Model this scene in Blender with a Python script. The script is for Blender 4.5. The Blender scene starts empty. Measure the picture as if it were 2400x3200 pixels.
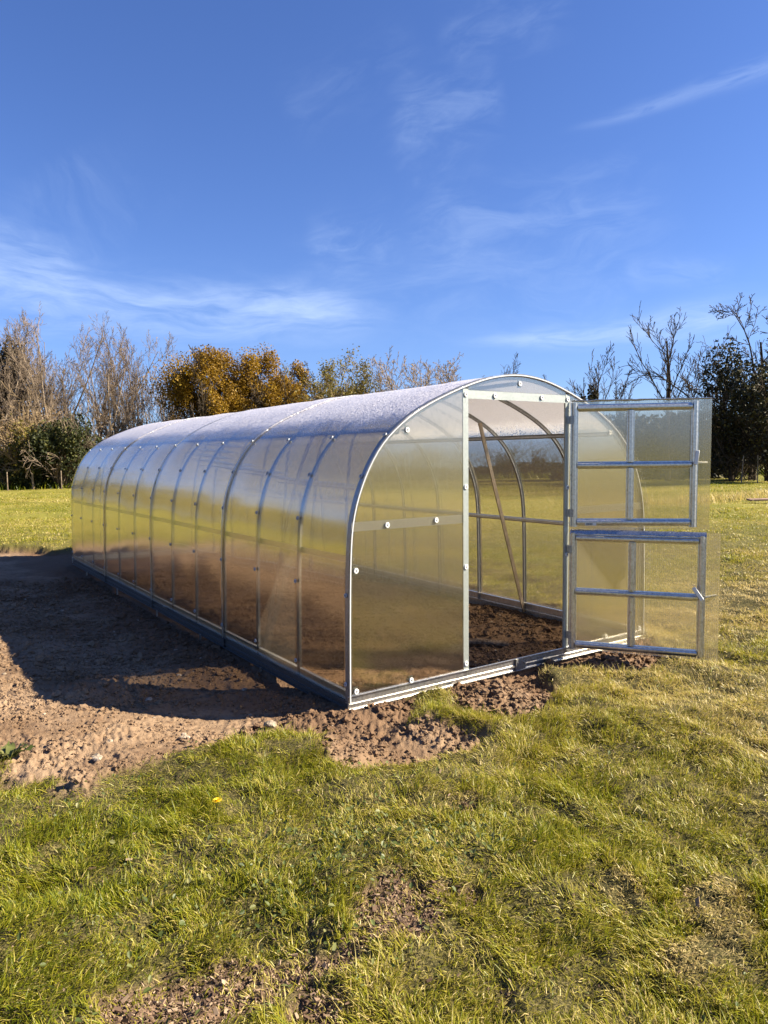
import bpy, math, random
import numpy as np
from mathutils import Vector, Matrix

sc = bpy.context.scene
COL = sc.collection
PI = math.pi
rad = math.radians

# ------------------------------------------------------------------ camera (solved from the photograph)
F_PX, CX, CY, CZ, YAW, PITCH, ROLL = 2275.1, -2.393, -3.961, 1.535, 0.5975, -0.0644, -0.0193
cy_, sy_ = math.cos(YAW), math.sin(YAW)
cp_, sp_ = math.cos(PITCH), math.sin(PITCH)
fw = Vector((sy_*cp_, cy_*cp_, sp_)); r0 = Vector((cy_, -sy_, 0)); u0 = r0.cross(fw)
r2 = math.cos(ROLL)*r0 + math.sin(ROLL)*u0
u2 = -math.sin(ROLL)*r0 + math.cos(ROLL)*u0
cam_d = bpy.data.cameras.new("camera")
cam = bpy.data.objects.new("camera", cam_d); COL.objects.link(cam)
cam.matrix_world = Matrix(((r2.x, u2.x, -fw.x, CX), (r2.y, u2.y, -fw.y, CY), (r2.z, u2.z, -fw.z, CZ), (0, 0, 0, 1)))
cam_d.sensor_fit = 'VERTICAL'; cam_d.sensor_height = 36.0; cam_d.lens = 36.0*F_PX/3200
cam_d.clip_start = 0.05; cam_d.clip_end = 3000
sc.camera = cam
VS = 2400/1659.0     # the photograph was measured on a 1659 px wide view

def ray(u, v):
    return (fw + r2*((u*VS-1200)/F_PX) - u2*((v*VS-1600)/F_PX))

def azel(u, v):
    d = ray(u, v).normalized()
    return math.atan2(d.x, d.y), math.asin(d.z)

def at(u, dist):     # ground position in the direction of column u at the horizon
    d = ray(u, 1005); d.z = 0; d.normalize()
    return CX + d.x*dist, CY + d.y*dist

# ------------------------------------------------------------------ helpers
def tag(o, label=None, cat=None, group=None, kind=None):
    if label: o['label'] = label
    if cat: o['category'] = cat
    if group: o['group'] = group
    if kind: o['kind'] = kind
    return o

def empty(name, loc=(0, 0, 0), parent=None):
    o = bpy.data.objects.new(name, None); COL.objects.link(o); o.location = loc
    o.empty_display_size = 0.2
    if parent: o.parent = parent
    return o

def np_mesh(name, V, loops, counts, mats, parent=None, smooth=False, attr=None, matidx=None):
    me = bpy.data.meshes.new(name)
    V = np.asarray(V, np.float32).reshape(-1, 3); loops = np.asarray(loops, np.int32).ravel(); counts = np.asarray(counts, np.int32)
    me.vertices.add(len(V)); me.vertices.foreach_set('co', V.ravel())
    me.loops.add(len(loops)); me.loops.foreach_set('vertex_index', loops)
    me.polygons.add(len(counts))
    st = np.zeros(len(counts), np.int32); st[1:] = np.cumsum(counts)[:-1]
    me.polygons.foreach_set('loop_start', st)
    if matidx is not None: me.polygons.foreach_set('material_index', np.asarray(matidx, np.int32))
    me.polygons.foreach_set('use_smooth', np.full(len(counts), bool(smooth)))
    if attr:
        for k, a in attr.items():
            at_ = me.attributes.new(k, 'FLOAT', 'POINT'); at_.data.foreach_set('value', np.asarray(a, np.float32))
    for m in (mats if isinstance(mats, (list, tuple)) else [mats]): me.materials.append(m)
    me.update(calc_edges=True); me.validate()
    o = bpy.data.objects.new(name, me); COL.objects.link(o)
    if parent: o.parent = parent
    return o

class MB:
    def __init__(s): s.v = []; s.f = []
    def add(s, vs, fs):
        b = len(s.v); s.v += [tuple(x) for x in vs]; s.f += [tuple(i+b for i in f) for f in fs]
    def box(s, a, b):
        (x0, y0, z0), (x1, y1, z1) = a, b
        s.add([(x0,y0,z0),(x1,y0,z0),(x1,y1,z0),(x0,y1,z0),(x0,y0,z1),(x1,y0,z1),(x1,y1,z1),(x0,y1,z1)],
              [(0,3,2,1),(4,5,6,7),(0,1,5,4),(1,2,6,5),(2,3,7,6),(3,0,4,7)])
    def sweep(s, pts, sec, A, B):
        """pts: list of Vectors; sec: closed 2D polygon (a,b); A,B: per-point axes (functions or constant)"""
        n = len(sec); vs = []; fs = []
        for i, p in enumerate(pts):
            a = A[i] if isinstance(A, list) else A; b = B[i] if isinstance(B, list) else B
            for (q, w) in sec: vs.append(p + a*q + b*w)
        for i in range(len(pts)-1):
            for k in range(n):
                fs.append((i*n+k, i*n+(k+1) % n, (i+1)*n+(k+1) % n, (i+1)*n+k))
        fs.append(tuple(range(n-1, -1, -1))); fs.append(tuple((len(pts)-1)*n+k for k in range(n)))
        s.add(vs, fs)
    def bar(s, p, q, sec, A):
        """straight bar p->q; A: axis for sec.x ; B = A x dir"""
        p, q = Vector(p), Vector(q); d = (q-p).normalized(); A = Vector(A); A = (A - d*A.dot(d)).normalized(); B = d.cross(A)
        s.sweep([p, q], sec, A, B)
    def disc(s, c, n, r, h, k=16, hole=0.0, dome=0.0):
        n = Vector(n).normalized(); a = n.orthogonal().normalized(); b = n.cross(a); c = Vector(c)
        rings = [(r, 0), (r, h*.6), (r*.86, h), (hole if hole else r*.3, h+dome)]
        vs = []; fs = []
        for (rr, hh) in rings:
            for i in range(k):
                t = 2*PI*i/k; vs.append(c + a*(rr*math.cos(t)) + b*(rr*math.sin(t)) + n*hh)
        for j in range(len(rings)-1):
            for i in range(k): fs.append((j*k+i, j*k+(i+1) % k, (j+1)*k+(i+1) % k, (j+1)*k+i))
        if not hole: fs.append(tuple((len(rings)-1)*k+i for i in range(k)))
        fs.append(tuple(range(k-1, -1, -1)))
        s.add(vs, fs)
    def build(s, name, mat, parent=None, smooth=False, bevel=0.0, auto=None):
        me = bpy.data.meshes.new(name); me.from_pydata(s.v, [], s.f); me.update()
        me.materials.append(mat)
        o = bpy.data.objects.new(name, me); COL.objects.link(o)
        if parent: o.parent = parent
        import bmesh
        bm = bmesh.new(); bm.from_mesh(me); bmesh.ops.recalc_face_normals(bm, faces=bm.faces)
        if bevel: bmesh.ops.bevel(bm, geom=list(bm.edges), offset=bevel, segments=1, affect='EDGES')
        if smooth:
            for f in bm.faces: f.smooth = True
            ang = rad(auto or 35)
            for e in bm.edges:
                if len(e.link_faces) == 2 and e.calc_face_angle(0) > ang: e.smooth = False
        bm.to_mesh(me); bm.free()
        return o

# ------------------------------------------------------------------ numpy noise
def _h(ix, iy, seed):
    h = (ix.astype(np.int64)*374761393 + iy.astype(np.int64)*668265263 + seed*1442695041) & 0xffffffff
    h = ((h ^ (h >> 13))*1274126177) & 0xffffffff
    h = ((h ^ (h >> 15))*2246822519) & 0xffffffff
    return ((h ^ (h >> 16)) & 0xffffff)/float(0xffffff)

def vn(x, y, seed=0):
    ix, iy = np.floor(x), np.floor(y); fx, fy = x-ix, y-iy
    fx = fx*fx*fx*(fx*(fx*6-15)+10); fy = fy*fy*fy*(fy*(fy*6-15)+10)
    a, b, c, d = _h(ix, iy, seed), _h(ix+1, iy, seed), _h(ix, iy+1, seed), _h(ix+1, iy+1, seed)
    return (a+(b-a)*fx)*(1-fy) + (c+(d-c)*fx)*fy

def fbm(x, y, sc_, oct_=4, seed=0):
    x = x/sc_; y = y/sc_; s = 0; a = .5; t = 0
    for k in range(oct_):
        s = s + a*vn(x*2**k+17.3*k, y*2**k-9.1*k, seed+k); t += a; a *= .5
    return s/t

def sstep(a, b, x):
    t = np.clip((x-a)/(b-a), 0, 1); return t*t*(3-2*t)

# ------------------------------------------------------------------ the ground as functions
W, BAY, NB = 3.0, 0.6983, 12
LEN = BAY*NB
SLOPE = 0.0153
SOIL = [(-7, 10.3), (-3.5, 11.0), (-0.74, 11.0), (.3, 9.6), (1.5, 9.0), (3.3, 8.9), (3.42, 4.0), (3.4, 1.0), (3.15, .25), (2.9, -.1), (2.55, -.55), (2.2, -.72),
        (1.9, -.62), (1.65, -.24), (1.42, -.34), (1.22, -.66), (.95, -.86), (.7, -.78), (.52, -.52), (.6, -.24), (.5, -.12), (.28, -.26), (.1, -.5),
        (.24, -.72), (.3, -.98), (.05, -.99), (-.28, -.93), (-.45, -.86), (-.55, -.72), (-.45, -.42), (-.58, -.15), (-.87, -.14), (-1.2, -.16), (-1.62, -.19), (-1.69, -.36),
        (-1.82, -.13), (-1.95, -.08), (-2.05, -.03), (-2.0, .2), (-1.98, .42), (-2.1, .55), (-3.2, .9), (-6, 2.5), (-7.5, 5)]
# bare, mulched or straw-coloured patches in the lawn: x, y, rx, ry, strength
PATCH = [(-1.70, -1.93, .42, .17, .9), (-1.32, -2.02, .24, .12, .7), (-1.02, -1.98, .21, .15, .95), (-.8, -2.1, .14, .09, .5), (-.34, -1.55, .12, .05, .5), (-.62, -1.26, .10, .06, .6),
         (-2.1, -2.0, .2, .1, .7), (-1.35, -1.05, .12, .05, .45), (-.95, -2.45, .2, .10, .6), (-1.5, -2.2, .3, .12, .6)]
# worn places covered with dry pale clippings
STRAW = [(-.28, -2.35, .09, .10, .8), (-.08, -2.60, .17, .11, 1.0), (-.34, -2.72, .22, .08, .95), (.5, -1.75, .14, .07, .5), (1.1, -1.2, .16, .08, .5), (1.9, -1.1, .25, .10, .4), (-.36, -1.50, .16, .05, .6), (4.6, .3, 1.3, .5, .6), (3.9, -.5, .8, .2, .45)]

def soil_sd(x, y):
    """signed distance to the dug bed, positive inside"""
    x = np.asarray(x, float); y = np.asarray(y, float)
    P = np.array(SOIL); d = np.full(x.shape, 1e9); ins = np.zeros(x.shape, bool)
    for i in range(len(P)):
        ax, ay = P[i]; bx, by = P[(i+1) % len(P)]
        ex, ey = bx-ax, by-ay; wx, wy = x-ax, y-ay
        t = np.clip((wx*ex+wy*ey)/(ex*ex+ey*ey), 0, 1)
        d = np.minimum(d, (wx-ex*t)**2+(wy-ey*t)**2)
        c1 = (ay <= y) != (by <= y)
        with np.errstate(divide='ignore', invalid='ignore'):
            xi = ax+(y-ay)/(by-ay if by != ay else 1e-9)*ex
        ins ^= c1 & (x < xi)
    d = np.sqrt(d); return np.where(ins, d, -d)

def masks(x, y):
    sd = soil_sd(x, y) + (fbm(x, y, .35, 4, 11)-.5)*.22 + (fbm(x, y, .06, 2, 15)-.5)*.04
    S = sstep(-.09, .06, sd)
    p = np.zeros_like(S)
    for (px, py, rx, ry, st) in PATCH:
        q = ((x-px)/rx)**2+((y-py)/ry)**2
        p = np.maximum(p, st*np.exp(-q*.8))
    p = sstep(.40, .70, p + (fbm(x, y, .18, 4, 31)-.5)*.95)
    return S, p

def strawness(x, y):
    q = np.zeros_like(x)
    for (px, py, rx, ry, st) in STRAW: q = np.maximum(q, st*np.exp(-.8*(((x-px)/rx)**2+((y-py)/ry)**2)))
    return sstep(.35, .7, q + (fbm(x, y, .16, 3, 33)-.5)*.7)

MOUND = [(.05, -.17, .20, .07, .05), (.85, -.34, .24, .17, .09), (.55, -.2, .1, .07, .05), (-.42, -.58, .17, .14, .10), (.12, -.62, .22, .16, .06), (2.3, -.3, .3, .14, .08), (-.2, .02, .16, .10, .05),
         (-.95, .05, .12, .1, .035), (-.62, .0, .1, .08, .04), (1.75, -.1, .1, .06, .04), (2.75, -.25, .2, .1, .06)]

def height(x, y, S=None, Pm=None):
    if S is None: S, Pm = masks(x, y)
    r = np.hypot(x-CX, y-CY)
    base = SLOPE*np.clip(y, 0, 10) + .0035*np.clip(r-14, 0, 60)
    base = base + np.where(r > 80, -.004*np.minimum(r-80, 250), 0)
    turf = .022 + (fbm(x, y, 1.6, 2, 3)-.5)*.10 + (fbm(x, y, .34, 3, 5)-.5)*.125*np.clip(1-r/40, .3, 1)
    turf = turf - .03*Pm + (fbm(x, y, .11, 3, 7)-.5)*.055*np.clip(1-r/14, 0, 1)
    bed = -.095 + .085*sstep(-.75, -1.5, x) + .03*sstep(.0, .3, x) + .04*sstep(.25, -.1, y)*sstep(-.2, -.7, x) + (fbm(x, y, .8, 3, 41)-.5)*.05
    bed = bed + .04*np.exp(-((x+.06)/.22)**2-((y-.05)/.45)**2)
    near = np.clip(1.6-r/7, .25, 1)
    lump = sstep(.35, .75, fbm(x, y, .45, 2, 57))
    clod = (fbm(x, y, .16, 3, 43)-.5)*.04*(0.3+.8*lump) + np.abs(fbm(x, y, .05, 2, 47)-.5)*.05*(.35+lump)*near + (fbm(x, y, .024, 2, 49)-.5)*.034*(.5+.7*lump)*near + np.maximum(0, fbm(x, y, .075, 2, 53)-.55)*.06*lump*near
    bed = bed + clod
    ins = sstep(-.1, .05, x)*sstep(3.1, 2.95, x)*sstep(-.02, .12, y)*sstep(LEN+.1, LEN, y)
    bed = bed + ins*(.005 + (fbm(x, y, .3, 3, 71)-.5)*.07)
    # shallow trench along the left rail
    tr = np.exp(-((x+.06)/.10)**2)*sstep(.35, .9, y)*sstep(LEN+.2, LEN-.2, y)
    bed = bed - tr*.025*(.4+1.1*fbm(x, y, .5, 2, 77))
    m = 0
    for (mx, my, rx, ry, hh) in MOUND:
        q = np.exp(-(((x-mx)/rx)**2+((y-my)/ry)**2))
        m = m + hh*q*(1 + 1.1*(fbm(x, y, .09, 3, 81)-.5))
    # keep the doorway and the rail from being buried
    m = m*sstep(-.005, -.07, y)*1.0 + 0*m
    return base + turf*(1-S) + bed*S + m

# ------------------------------------------------------------------ materials
def newmat(name):
    m = bpy.data.materials.new(name); m.use_nodes = True
    nt = m.node_tree; nt.nodes.clear()
    out = nt.nodes.new('ShaderNodeOutputMaterial')
    return m, nt, out

class NT:
    def __init__(s, nt): s.nt = nt
    def n(s, t, **kw):
        nd = s.nt.nodes.new(t)
        for k, v in kw.items(): setattr(nd, k, v)
        return nd
    def l(s, a, b): s.nt.links.new(a, b)
    def val(s, nd, i, v):
        if hasattr(v, 'is_output'): s.l(v, nd.inputs[i])
        else: nd.inputs[i].default_value = v
    def m(s, op, a, b=None, c=None, clamp=False):
        nd = s.n('ShaderNodeMath', operation=op, use_clamp=clamp)
        s.val(nd, 0, a)
        if b is not None: s.val(nd, 1, b)
        if c is not None: s.val(nd, 2, c)
        return nd.outputs[0]
    def vm(s, op, a, b=None, sc=None):
        nd = s.n('ShaderNodeVectorMath', operation=op)
        s.val(nd, 0, a)
        if b is not None: s.val(nd, 1, b)
        if sc is not None: s.val(nd, 3, sc)
        return nd.outputs[1] if op in ('DOT_PRODUCT', 'LENGTH') else nd.outputs[0]
    def noise(s, vec, scale, detail=3, rough=.55, dist=0, dim='3D'):
        nd = s.n('ShaderNodeTexNoise', noise_dimensions=dim)
        if vec is not None: s.l(vec, nd.inputs['Vector'])
        nd.inputs['Scale'].default_value = scale; nd.inputs['Detail'].default_value = detail
        nd.inputs['Roughness'].default_value = rough; nd.inputs['Distortion'].default_value = dist
        return nd.outputs['Fac']
    def ramp(s, fac, stops):
        nd = s.n('ShaderNodeValToRGB'); cr = nd.color_ramp
        while len(cr.elements) < len(stops): cr.elements.new(.5)
        for e, (p, c) in zip(cr.elements, stops):
            e.position = p; e.color = (c, c, c, 1) if not hasattr(c, '__len__') else (*c, 1)
        s.l(fac, nd.inputs[0]); return nd.outputs[0]
    def sm(s, x, a, b):
        nd = s.n('ShaderNodeMapRange', interpolation_type='SMOOTHSTEP')
        s.val(nd, 0, x); s.val(nd, 1, a); s.val(nd, 2, b)
        return nd.outputs[0]
    def mix(s, f, a, b, blend='MIX'):
        nd = s.n('ShaderNodeMix', data_type='RGBA', blend_type=blend)
        s.val(nd, 0, f)
        for i, v in ((6, a), (7, b)):
            if hasattr(v, 'is_output'): s.l(v, nd.inputs[i])
            else: nd.inputs[i].default_value = (*v, 1)
        return nd.outputs[2]
    def mixs(s, f, a, b):
        nd = s.n('ShaderNodeMixShader'); s.val(nd, 0, f); s.l(a, nd.inputs[1]); s.l(b, nd.inputs[2]); return nd.outputs[0]
    def obj(s): return s.n('ShaderNodeTexCoord').outputs['Object']

def principled(T, col, rough=.6, metal=0, spec=None, normal=None):
    b = T.n('ShaderNodeBsdfPrincipled')
    if hasattr(col, 'is_output'): T.l(col, b.inputs['Base Color'])
    else: b.inputs['Base Color'].default_value = (*col, 1)
    T.val(b, b.inputs.find('Roughness'), rough); b.inputs['Metallic'].default_value = metal
    if spec is not None: b.inputs['Specular IOR Level'].default_value = spec
    if normal is not None: T.l(normal, b.inputs['Normal'])
    return b.outputs[0]

def bump(T, h, strength=.3, dist=.01):
    b = T.n('ShaderNodeBump'); b.inputs['Strength'].default_value = strength; b.inputs['Distance'].default_value = dist
    T.l(h, b.inputs['Height']); return b.outputs[0]

def steel(name, base, rough, dark=.75, metal=.92):
    m, nt, out = newmat(name); T = NT(nt); o = T.obj()
    n1 = T.noise(o, 60, 3, .6); n2 = T.noise(o, 6, 3, .6)
    c = T.mix(T.sm(n1, .35, .65), tuple(x*dark for x in base), base)
    c = T.mix(T.m('MULTIPLY', T.sm(n2, .5, .75), .35), c, tuple(x*.8 for x in base))
    r = T.m('MULTIPLY_ADD', n1, .25, rough-.1)
    T.l(principled(T, c, r, metal, normal=bump(T, n2, .12, .01)), out.inputs[0]); return m

M = {}
M['steel'] = steel('galvanised_steel', (.72, .71, .68), .30)
M['steel_bright'] = steel('bright_galvanised_steel', (.40, .43, .405), .42, .9, .55)
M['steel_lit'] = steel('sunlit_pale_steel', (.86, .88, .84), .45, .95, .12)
M['rail_dark'] = steel('dark_reflection_steel', (.135, .13, .125), .55)  # dark ground mirrored in the left rail is put into the base colour
M['steel_dark'] = steel('dull_galvanised_steel', (.36, .355, .345), .42)
M['steel_brown'] = steel('brown_tinged_steel', (.34, .27, .20), .4)
M['foil'] = steel('aluminium_tape', (.55, .55, .55), .24)

def simple(name, col, rough=.5, var=.15, scale=30, transl=0.0):
    m, nt, out = newmat(name); T = NT(nt); o = T.obj(); n1 = T.noise(o, scale, 3)
    c = T.mix(n1, tuple(x*(1-var) for x in col), tuple(min(1, x*(1+var)) for x in col))
    T.l(principled(T, c, rough), out.inputs[0]); return m
M['white'] = simple('white_plastic', (.70, .70, .68), .4, .04)
M['washer'] = simple('shaded_washer_plastic', (.38, .40, .43), .6, .05)  # shade on the left wall's washers put into this bluish grey
M['black'] = simple('dark_print', (.05, .05, .055), .6, .1)
M['trim'] = simple('pale_edge', (.55, .56, .58), .4, .05)

def sheet(name, axis, frost=False, clear=.60, haze=(.07, .035), refl=.16):
    """twin-wall polycarbonate: vertical flutes bend light sideways, a share goes straight through"""
    m, nt, out = newmat(name); T = NT(nt); o = T.obj()
    geo = T.n('ShaderNodeNewGeometry'); N = geo.outputs['Normal']
    ax = T.n('ShaderNodeCombineXYZ')
    for i in range(3): ax.inputs[i].default_value = axis[i]
    vt = T.n('ShaderNodeVectorTransform', vector_type='VECTOR', convert_from='OBJECT', convert_to='WORLD'); T.l(ax.outputs[0], vt.inputs[0])
    Tw = vt.outputs[0]
    c = T.vm('DOT_PRODUCT', o, axis)
    s = T.m('SINE', T.m('MULTIPLY', c, 2*PI/.0105))
    s2 = T.m('SINE', T.m('MULTIPLY', c, 2*PI/.0037))
    lf = T.m('SUBTRACT', T.noise(o, 2.2, 2, .5), .5)
    tilt = T.m('ADD', T.m('MULTIPLY', s, .85), T.m('ADD', T.m('MULTIPLY', s2, .45), T.m('MULTIPLY', lf, .3)))
    Nr = T.vm('NORMALIZE', T.vm('ADD', N, T.vm('SCALE', Tw, sc=tilt)))
    lfv = T.n('ShaderNodeTexNoise'); lfv.inputs['Scale'].default_value = 1.7; lfv.inputs['Detail'].default_value = 2; T.l(o, lfv.inputs['Vector'])
    wob = T.vm('SCALE', T.vm('SUBTRACT', lfv.outputs['Color'], (.5, .5, .5)), sc=.035)
    Ng = T.vm('NORMALIZE', T.vm('ADD', T.vm('ADD', N, wob), T.vm('SCALE', Tw, sc=T.m('MULTIPLY', s, .035))))
    refr = T.n('ShaderNodeBsdfRefraction'); refr.inputs['Color'].default_value = (.97, .935, .86, 1); refr.inputs['Roughness'].default_value = .06
    refr.inputs['IOR'].default_value = 1.065; T.l(Nr, refr.inputs['Normal'])
    tr = T.n('ShaderNodeBsdfTransparent'); tr.inputs['Color'].default_value = (.975, .945, .88, 1)
    trl = T.n('ShaderNodeBsdfTranslucent'); trl.inputs['Color'].default_value = (.90, .84, .74, 1)
    lw = T.n('ShaderNodeLayerWeight'); lw.inputs[0].default_value = .5; T.l(N, lw.inputs['Normal'])
    cosv = T.m('SUBTRACT', 1.0, lw.outputs['Facing'])
    bend = T.m('SUBTRACT', 1.0, T.m('MULTIPLY', T.m('POWER', cosv, 1.5), clear))
    # faces met from outside bend the light, faces met from inside let it out
    body = T.mixs(T.m('MULTIPLY', T.m('SUBTRACT', 1.0, geo.outputs['Backfacing']), bend), tr.outputs[0], refr.outputs[0])
    web = T.sm(T.m('SINE', T.m('MULTIPLY', c, 2*PI/.014)), .35, .95)
    body = T.mixs(T.m('MULTIPLY_ADD', web, *haze), body, trl.outputs[0])
    fr = T.m('MULTIPLY_ADD', T.m('POWER', lw.outputs['Facing'], 4.0), .80, refl, clamp=True)
    gl = T.n('ShaderNodeBsdfGlossy'); gl.inputs['Color'].default_value = (1, 1, 1, 1); gl.inputs['Roughness'].default_value = .12; T.l(Ng, gl.inputs['Normal'])
    sh = T.mixs(fr, body, gl.outputs[0])
    if frost:
        sep = T.n('ShaderNodeSeparateXYZ'); T.l(o, sep.inputs[0])
        z = sep.outputs[2]; 
        edge = T.m('ADD', z, T.m('MULTIPLY', T.m('SUBTRACT', T.noise(o, 3.5, 4, .6), .5), .12))
        msk = T.sm(edge, 1.74, 1.93)
        vo = T.n('ShaderNodeTexVoronoi'); vo.inputs['Scale'].default_value = 185; T.l(o, vo.inputs['Vector'])
        rnd = T.vm('SUBTRACT', vo.outputs['Color'], (.5, .5, .5))
        cell = T.n('ShaderNodeSeparateXYZ'); T.l(vo.outputs['Color'], cell.inputs[0])
        cov = T.m('MULTIPLY', T.m('LESS_THAN', cell.outputs[0], T.m('MULTIPLY', msk, 1.02)), 1.0)
        Nd = T.vm('NORMALIZE', T.vm('ADD', N, T.vm('SCALE', rnd, sc=1.15)))
        df = T.n('ShaderNodeBsdfDiffuse'); T.l(Nd, df.inputs['Normal']); df.inputs['Color'].default_value = (.82, .80, .87, 1)
        dt = T.n('ShaderNodeBsdfTranslucent'); dt.inputs['Color'].default_value = (.96, .94, .96, 1)
        g2 = T.n('ShaderNodeBsdfGlossy'); g2.inputs['Roughness'].default_value = .2; g2.inputs['Color'].default_value = (1, 1, 1, 1)
        T.l(Nd, g2.inputs['Normal'])
        fr2 = T.mixs(.15, T.mixs(.36, df.outputs[0], dt.outputs[0]), g2.outputs[0])
        sh = T.mixs(T.m('MULTIPLY', cov, .86), sh, fr2)
    T.l(sh, out.inputs[0]); return m
M['sheet_roof'] = sheet('polycarbonate_roof', (0, 1, 0), True, clear=.58, haze=(.015, .006), refl=.11)
M['sheet_x'] = sheet('polycarbonate_end', (1, 0, 0))

def ground_mat():
    m, nt, out = newmat('ground_soil_and_turf'); T = NT(nt)
    pos = T.n('ShaderNodeNewGeometry').outputs['Position']
    aS = T.n('ShaderNodeAttribute', attribute_name='soil').outputs['Fac']
    aP = T.n('ShaderNodeAttribute', attribute_name='bare').outputs['Fac']
    n1, n2, n3 = T.noise(pos, 1.3, 5, .6), T.noise(pos, 14, 4, .65), T.noise(pos, 90, 3, .7)
    soil = T.mix(T.sm(n1, .3, .7), (.155, .096, .055), (.28, .192, .122))
    soil = T.mix(T.m('MULTIPLY', T.sm(n2, .45, .72), .6), soil, (.10, .056, .033))
    soil = T.mix(T.m('MULTIPLY', T.sm(n3, .56, .75), .5), soil, (.38, .28, .20))
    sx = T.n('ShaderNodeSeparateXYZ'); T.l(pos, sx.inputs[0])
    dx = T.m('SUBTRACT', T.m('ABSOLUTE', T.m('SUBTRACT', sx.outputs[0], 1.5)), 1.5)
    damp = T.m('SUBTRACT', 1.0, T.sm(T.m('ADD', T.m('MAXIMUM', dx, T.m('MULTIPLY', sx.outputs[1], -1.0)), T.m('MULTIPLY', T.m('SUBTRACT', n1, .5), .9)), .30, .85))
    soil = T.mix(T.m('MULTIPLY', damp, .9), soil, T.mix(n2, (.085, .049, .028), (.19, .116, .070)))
    shaded_thatch = T.mix(T.sm(T.noise(pos, 140, 3, .7), .40, .62), (.018, .017, .006), T.mix(T.sm(n2, .3, .7), (.08, .07, .022), (.19, .155, .06)))  # straw litter, its dark end painting the shadow gaps between blades
    mulch = T.mix(T.sm(n3, .35, .65), (.07, .042, .027), (.22, .145, .095))
    n0 = T.noise(pos, .18, 4, .6)
    far = T.mix(T.sm(n0, .35, .65), (.13, .13, .016), (.26, .225, .05))
    far = T.mix(T.m('MULTIPLY', T.sm(n2, .4, .7), .5), far, (.065, .075, .010))
    sub = T.n('ShaderNodeVectorMath', operation='DISTANCE'); T.l(pos, sub.inputs[0]); sub.inputs[1].default_value = (CX, CY, CZ)
    turf = T.mix(T.sm(sub.outputs[1], 9, 24), shaded_thatch, far)
    turf = T.mix(aP, turf, mulch)
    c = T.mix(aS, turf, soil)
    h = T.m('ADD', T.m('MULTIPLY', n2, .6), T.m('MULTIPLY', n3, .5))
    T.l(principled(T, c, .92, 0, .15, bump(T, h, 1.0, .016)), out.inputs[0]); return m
M['ground'] = ground_mat()

def leafmat(name, stops, transl=.35, rough=.55):
    m, nt, out = newmat(name); T = NT(nt)
    a = T.n('ShaderNodeAttribute', attribute_name='tint').outputs['Fac']
    c = T.ramp(a, stops)
    b = principled(T, c, rough, 0, .3)
    t = T.n('ShaderNodeBsdfTranslucent'); T.l(c, t.inputs['Color'])
    T.l(T.mixs(transl, b, t.outputs[0]), out.inputs[0]); return m
M['grass'] = leafmat('grass_blade', [(0, (.045, .068, .006)), (.25, (.13, .16, .008)), (.5, (.275, .265, .014)), (.72, (.37, .31, .05)), (1, (.54, .42, .18))], .4, .42)
M['clod'] = None
def barkmat(name, a, b, sc_=8):
    m, nt, out = newmat(name); T = NT(nt); o = T.obj()
    n1 = T.noise(o, sc_, 4, .65)
    T.l(principled(T, T.mix(T.sm(n1, .3, .7), a, b), .9, 0, .1, bump(T, n1, .5, .03)), out.inputs[0]); return m
M['bark_pale'] = barkmat('pale_bark', (.12, .088, .062), (.29, .23, .17), 3)
M['bark_dark'] = barkmat('dark_bark', (.028, .021, .015), (.085, .064, .045), 3)
M['bark_tan'] = barkmat('tan_bark', (.18, .125, .07), (.34, .25, .145), 3)
M['twig_pale'] = barkmat('pale_twigs', (.12, .088, .062), (.26, .20, .15), 1.0)
M['soil_lump'] = barkmat('soil_lumps', (.12, .070, .042), (.31, .21, .145), 25)
M['stone'] = barkmat('pale_stone', (.2, .155, .11), (.40, .33, .255), 40)
M['chip'] = leafmat('wood_chips', [(0, (.04, .023, .014)), (.5, (.13, .08, .05)), (1, (.36, .26, .17))], .0, .8)
M['log'] = barkmat('log_bark', (.10, .062, .038), (.34, .24, .15), 30)
M['board'] = barkmat('weathered_board', (.17, .11, .085), (.30, .21, .17), 6)
M['amber'] = leafmat('amber_leaves', [(0, (.08, .046, .007)), (.35, (.22, .125, .012)), (.7, (.36, .21, .018)), (1, (.38, .28, .04))], .4)
M['olive'] = leafmat('olive_leaves', [(0, (.07, .058, .012)), (.5, (.17, .135, .024)), (1, (.28, .23, .05))], .4)
M['ivy'] = leafmat('ivy_leaves', [(0, (.008, .012, .004)), (.5, (.028, .036, .009)), (.85, (.085, .085, .018)), (1, (.15, .13, .03))], .15, .65)
M['dark_ivy'] = leafmat('dark_ivy_leaves', [(0, (.012, .012, .005)), (.55, (.035, .034, .011)), (1, (.13, .11, .036))], .1, .65)
M['conifer'] = leafmat('conifer_needles', [(0, (.018, .014, .008)), (.6, (.05, .038, .02)), (1, (.11, .08, .04))], .1, .6)
M['scrub'] = leafmat('scrub_twigs', [(0, (.05, .034, .018)), (.5, (.15, .10, .052)), (1, (.27, .19, .10))], .2, .8)
M['weed'] = leafmat('weed_leaves', [(0, (.03, .05, .012)), (.5, (.10, .125, .03)), (1, (.24, .23, .09))], .3, .45)
M['yellow'] = simple('dandelion_petals', (.72, .50, .01), .6, .1, 200)

rng = np.random.default_rng(7)
random.seed(7)

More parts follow.
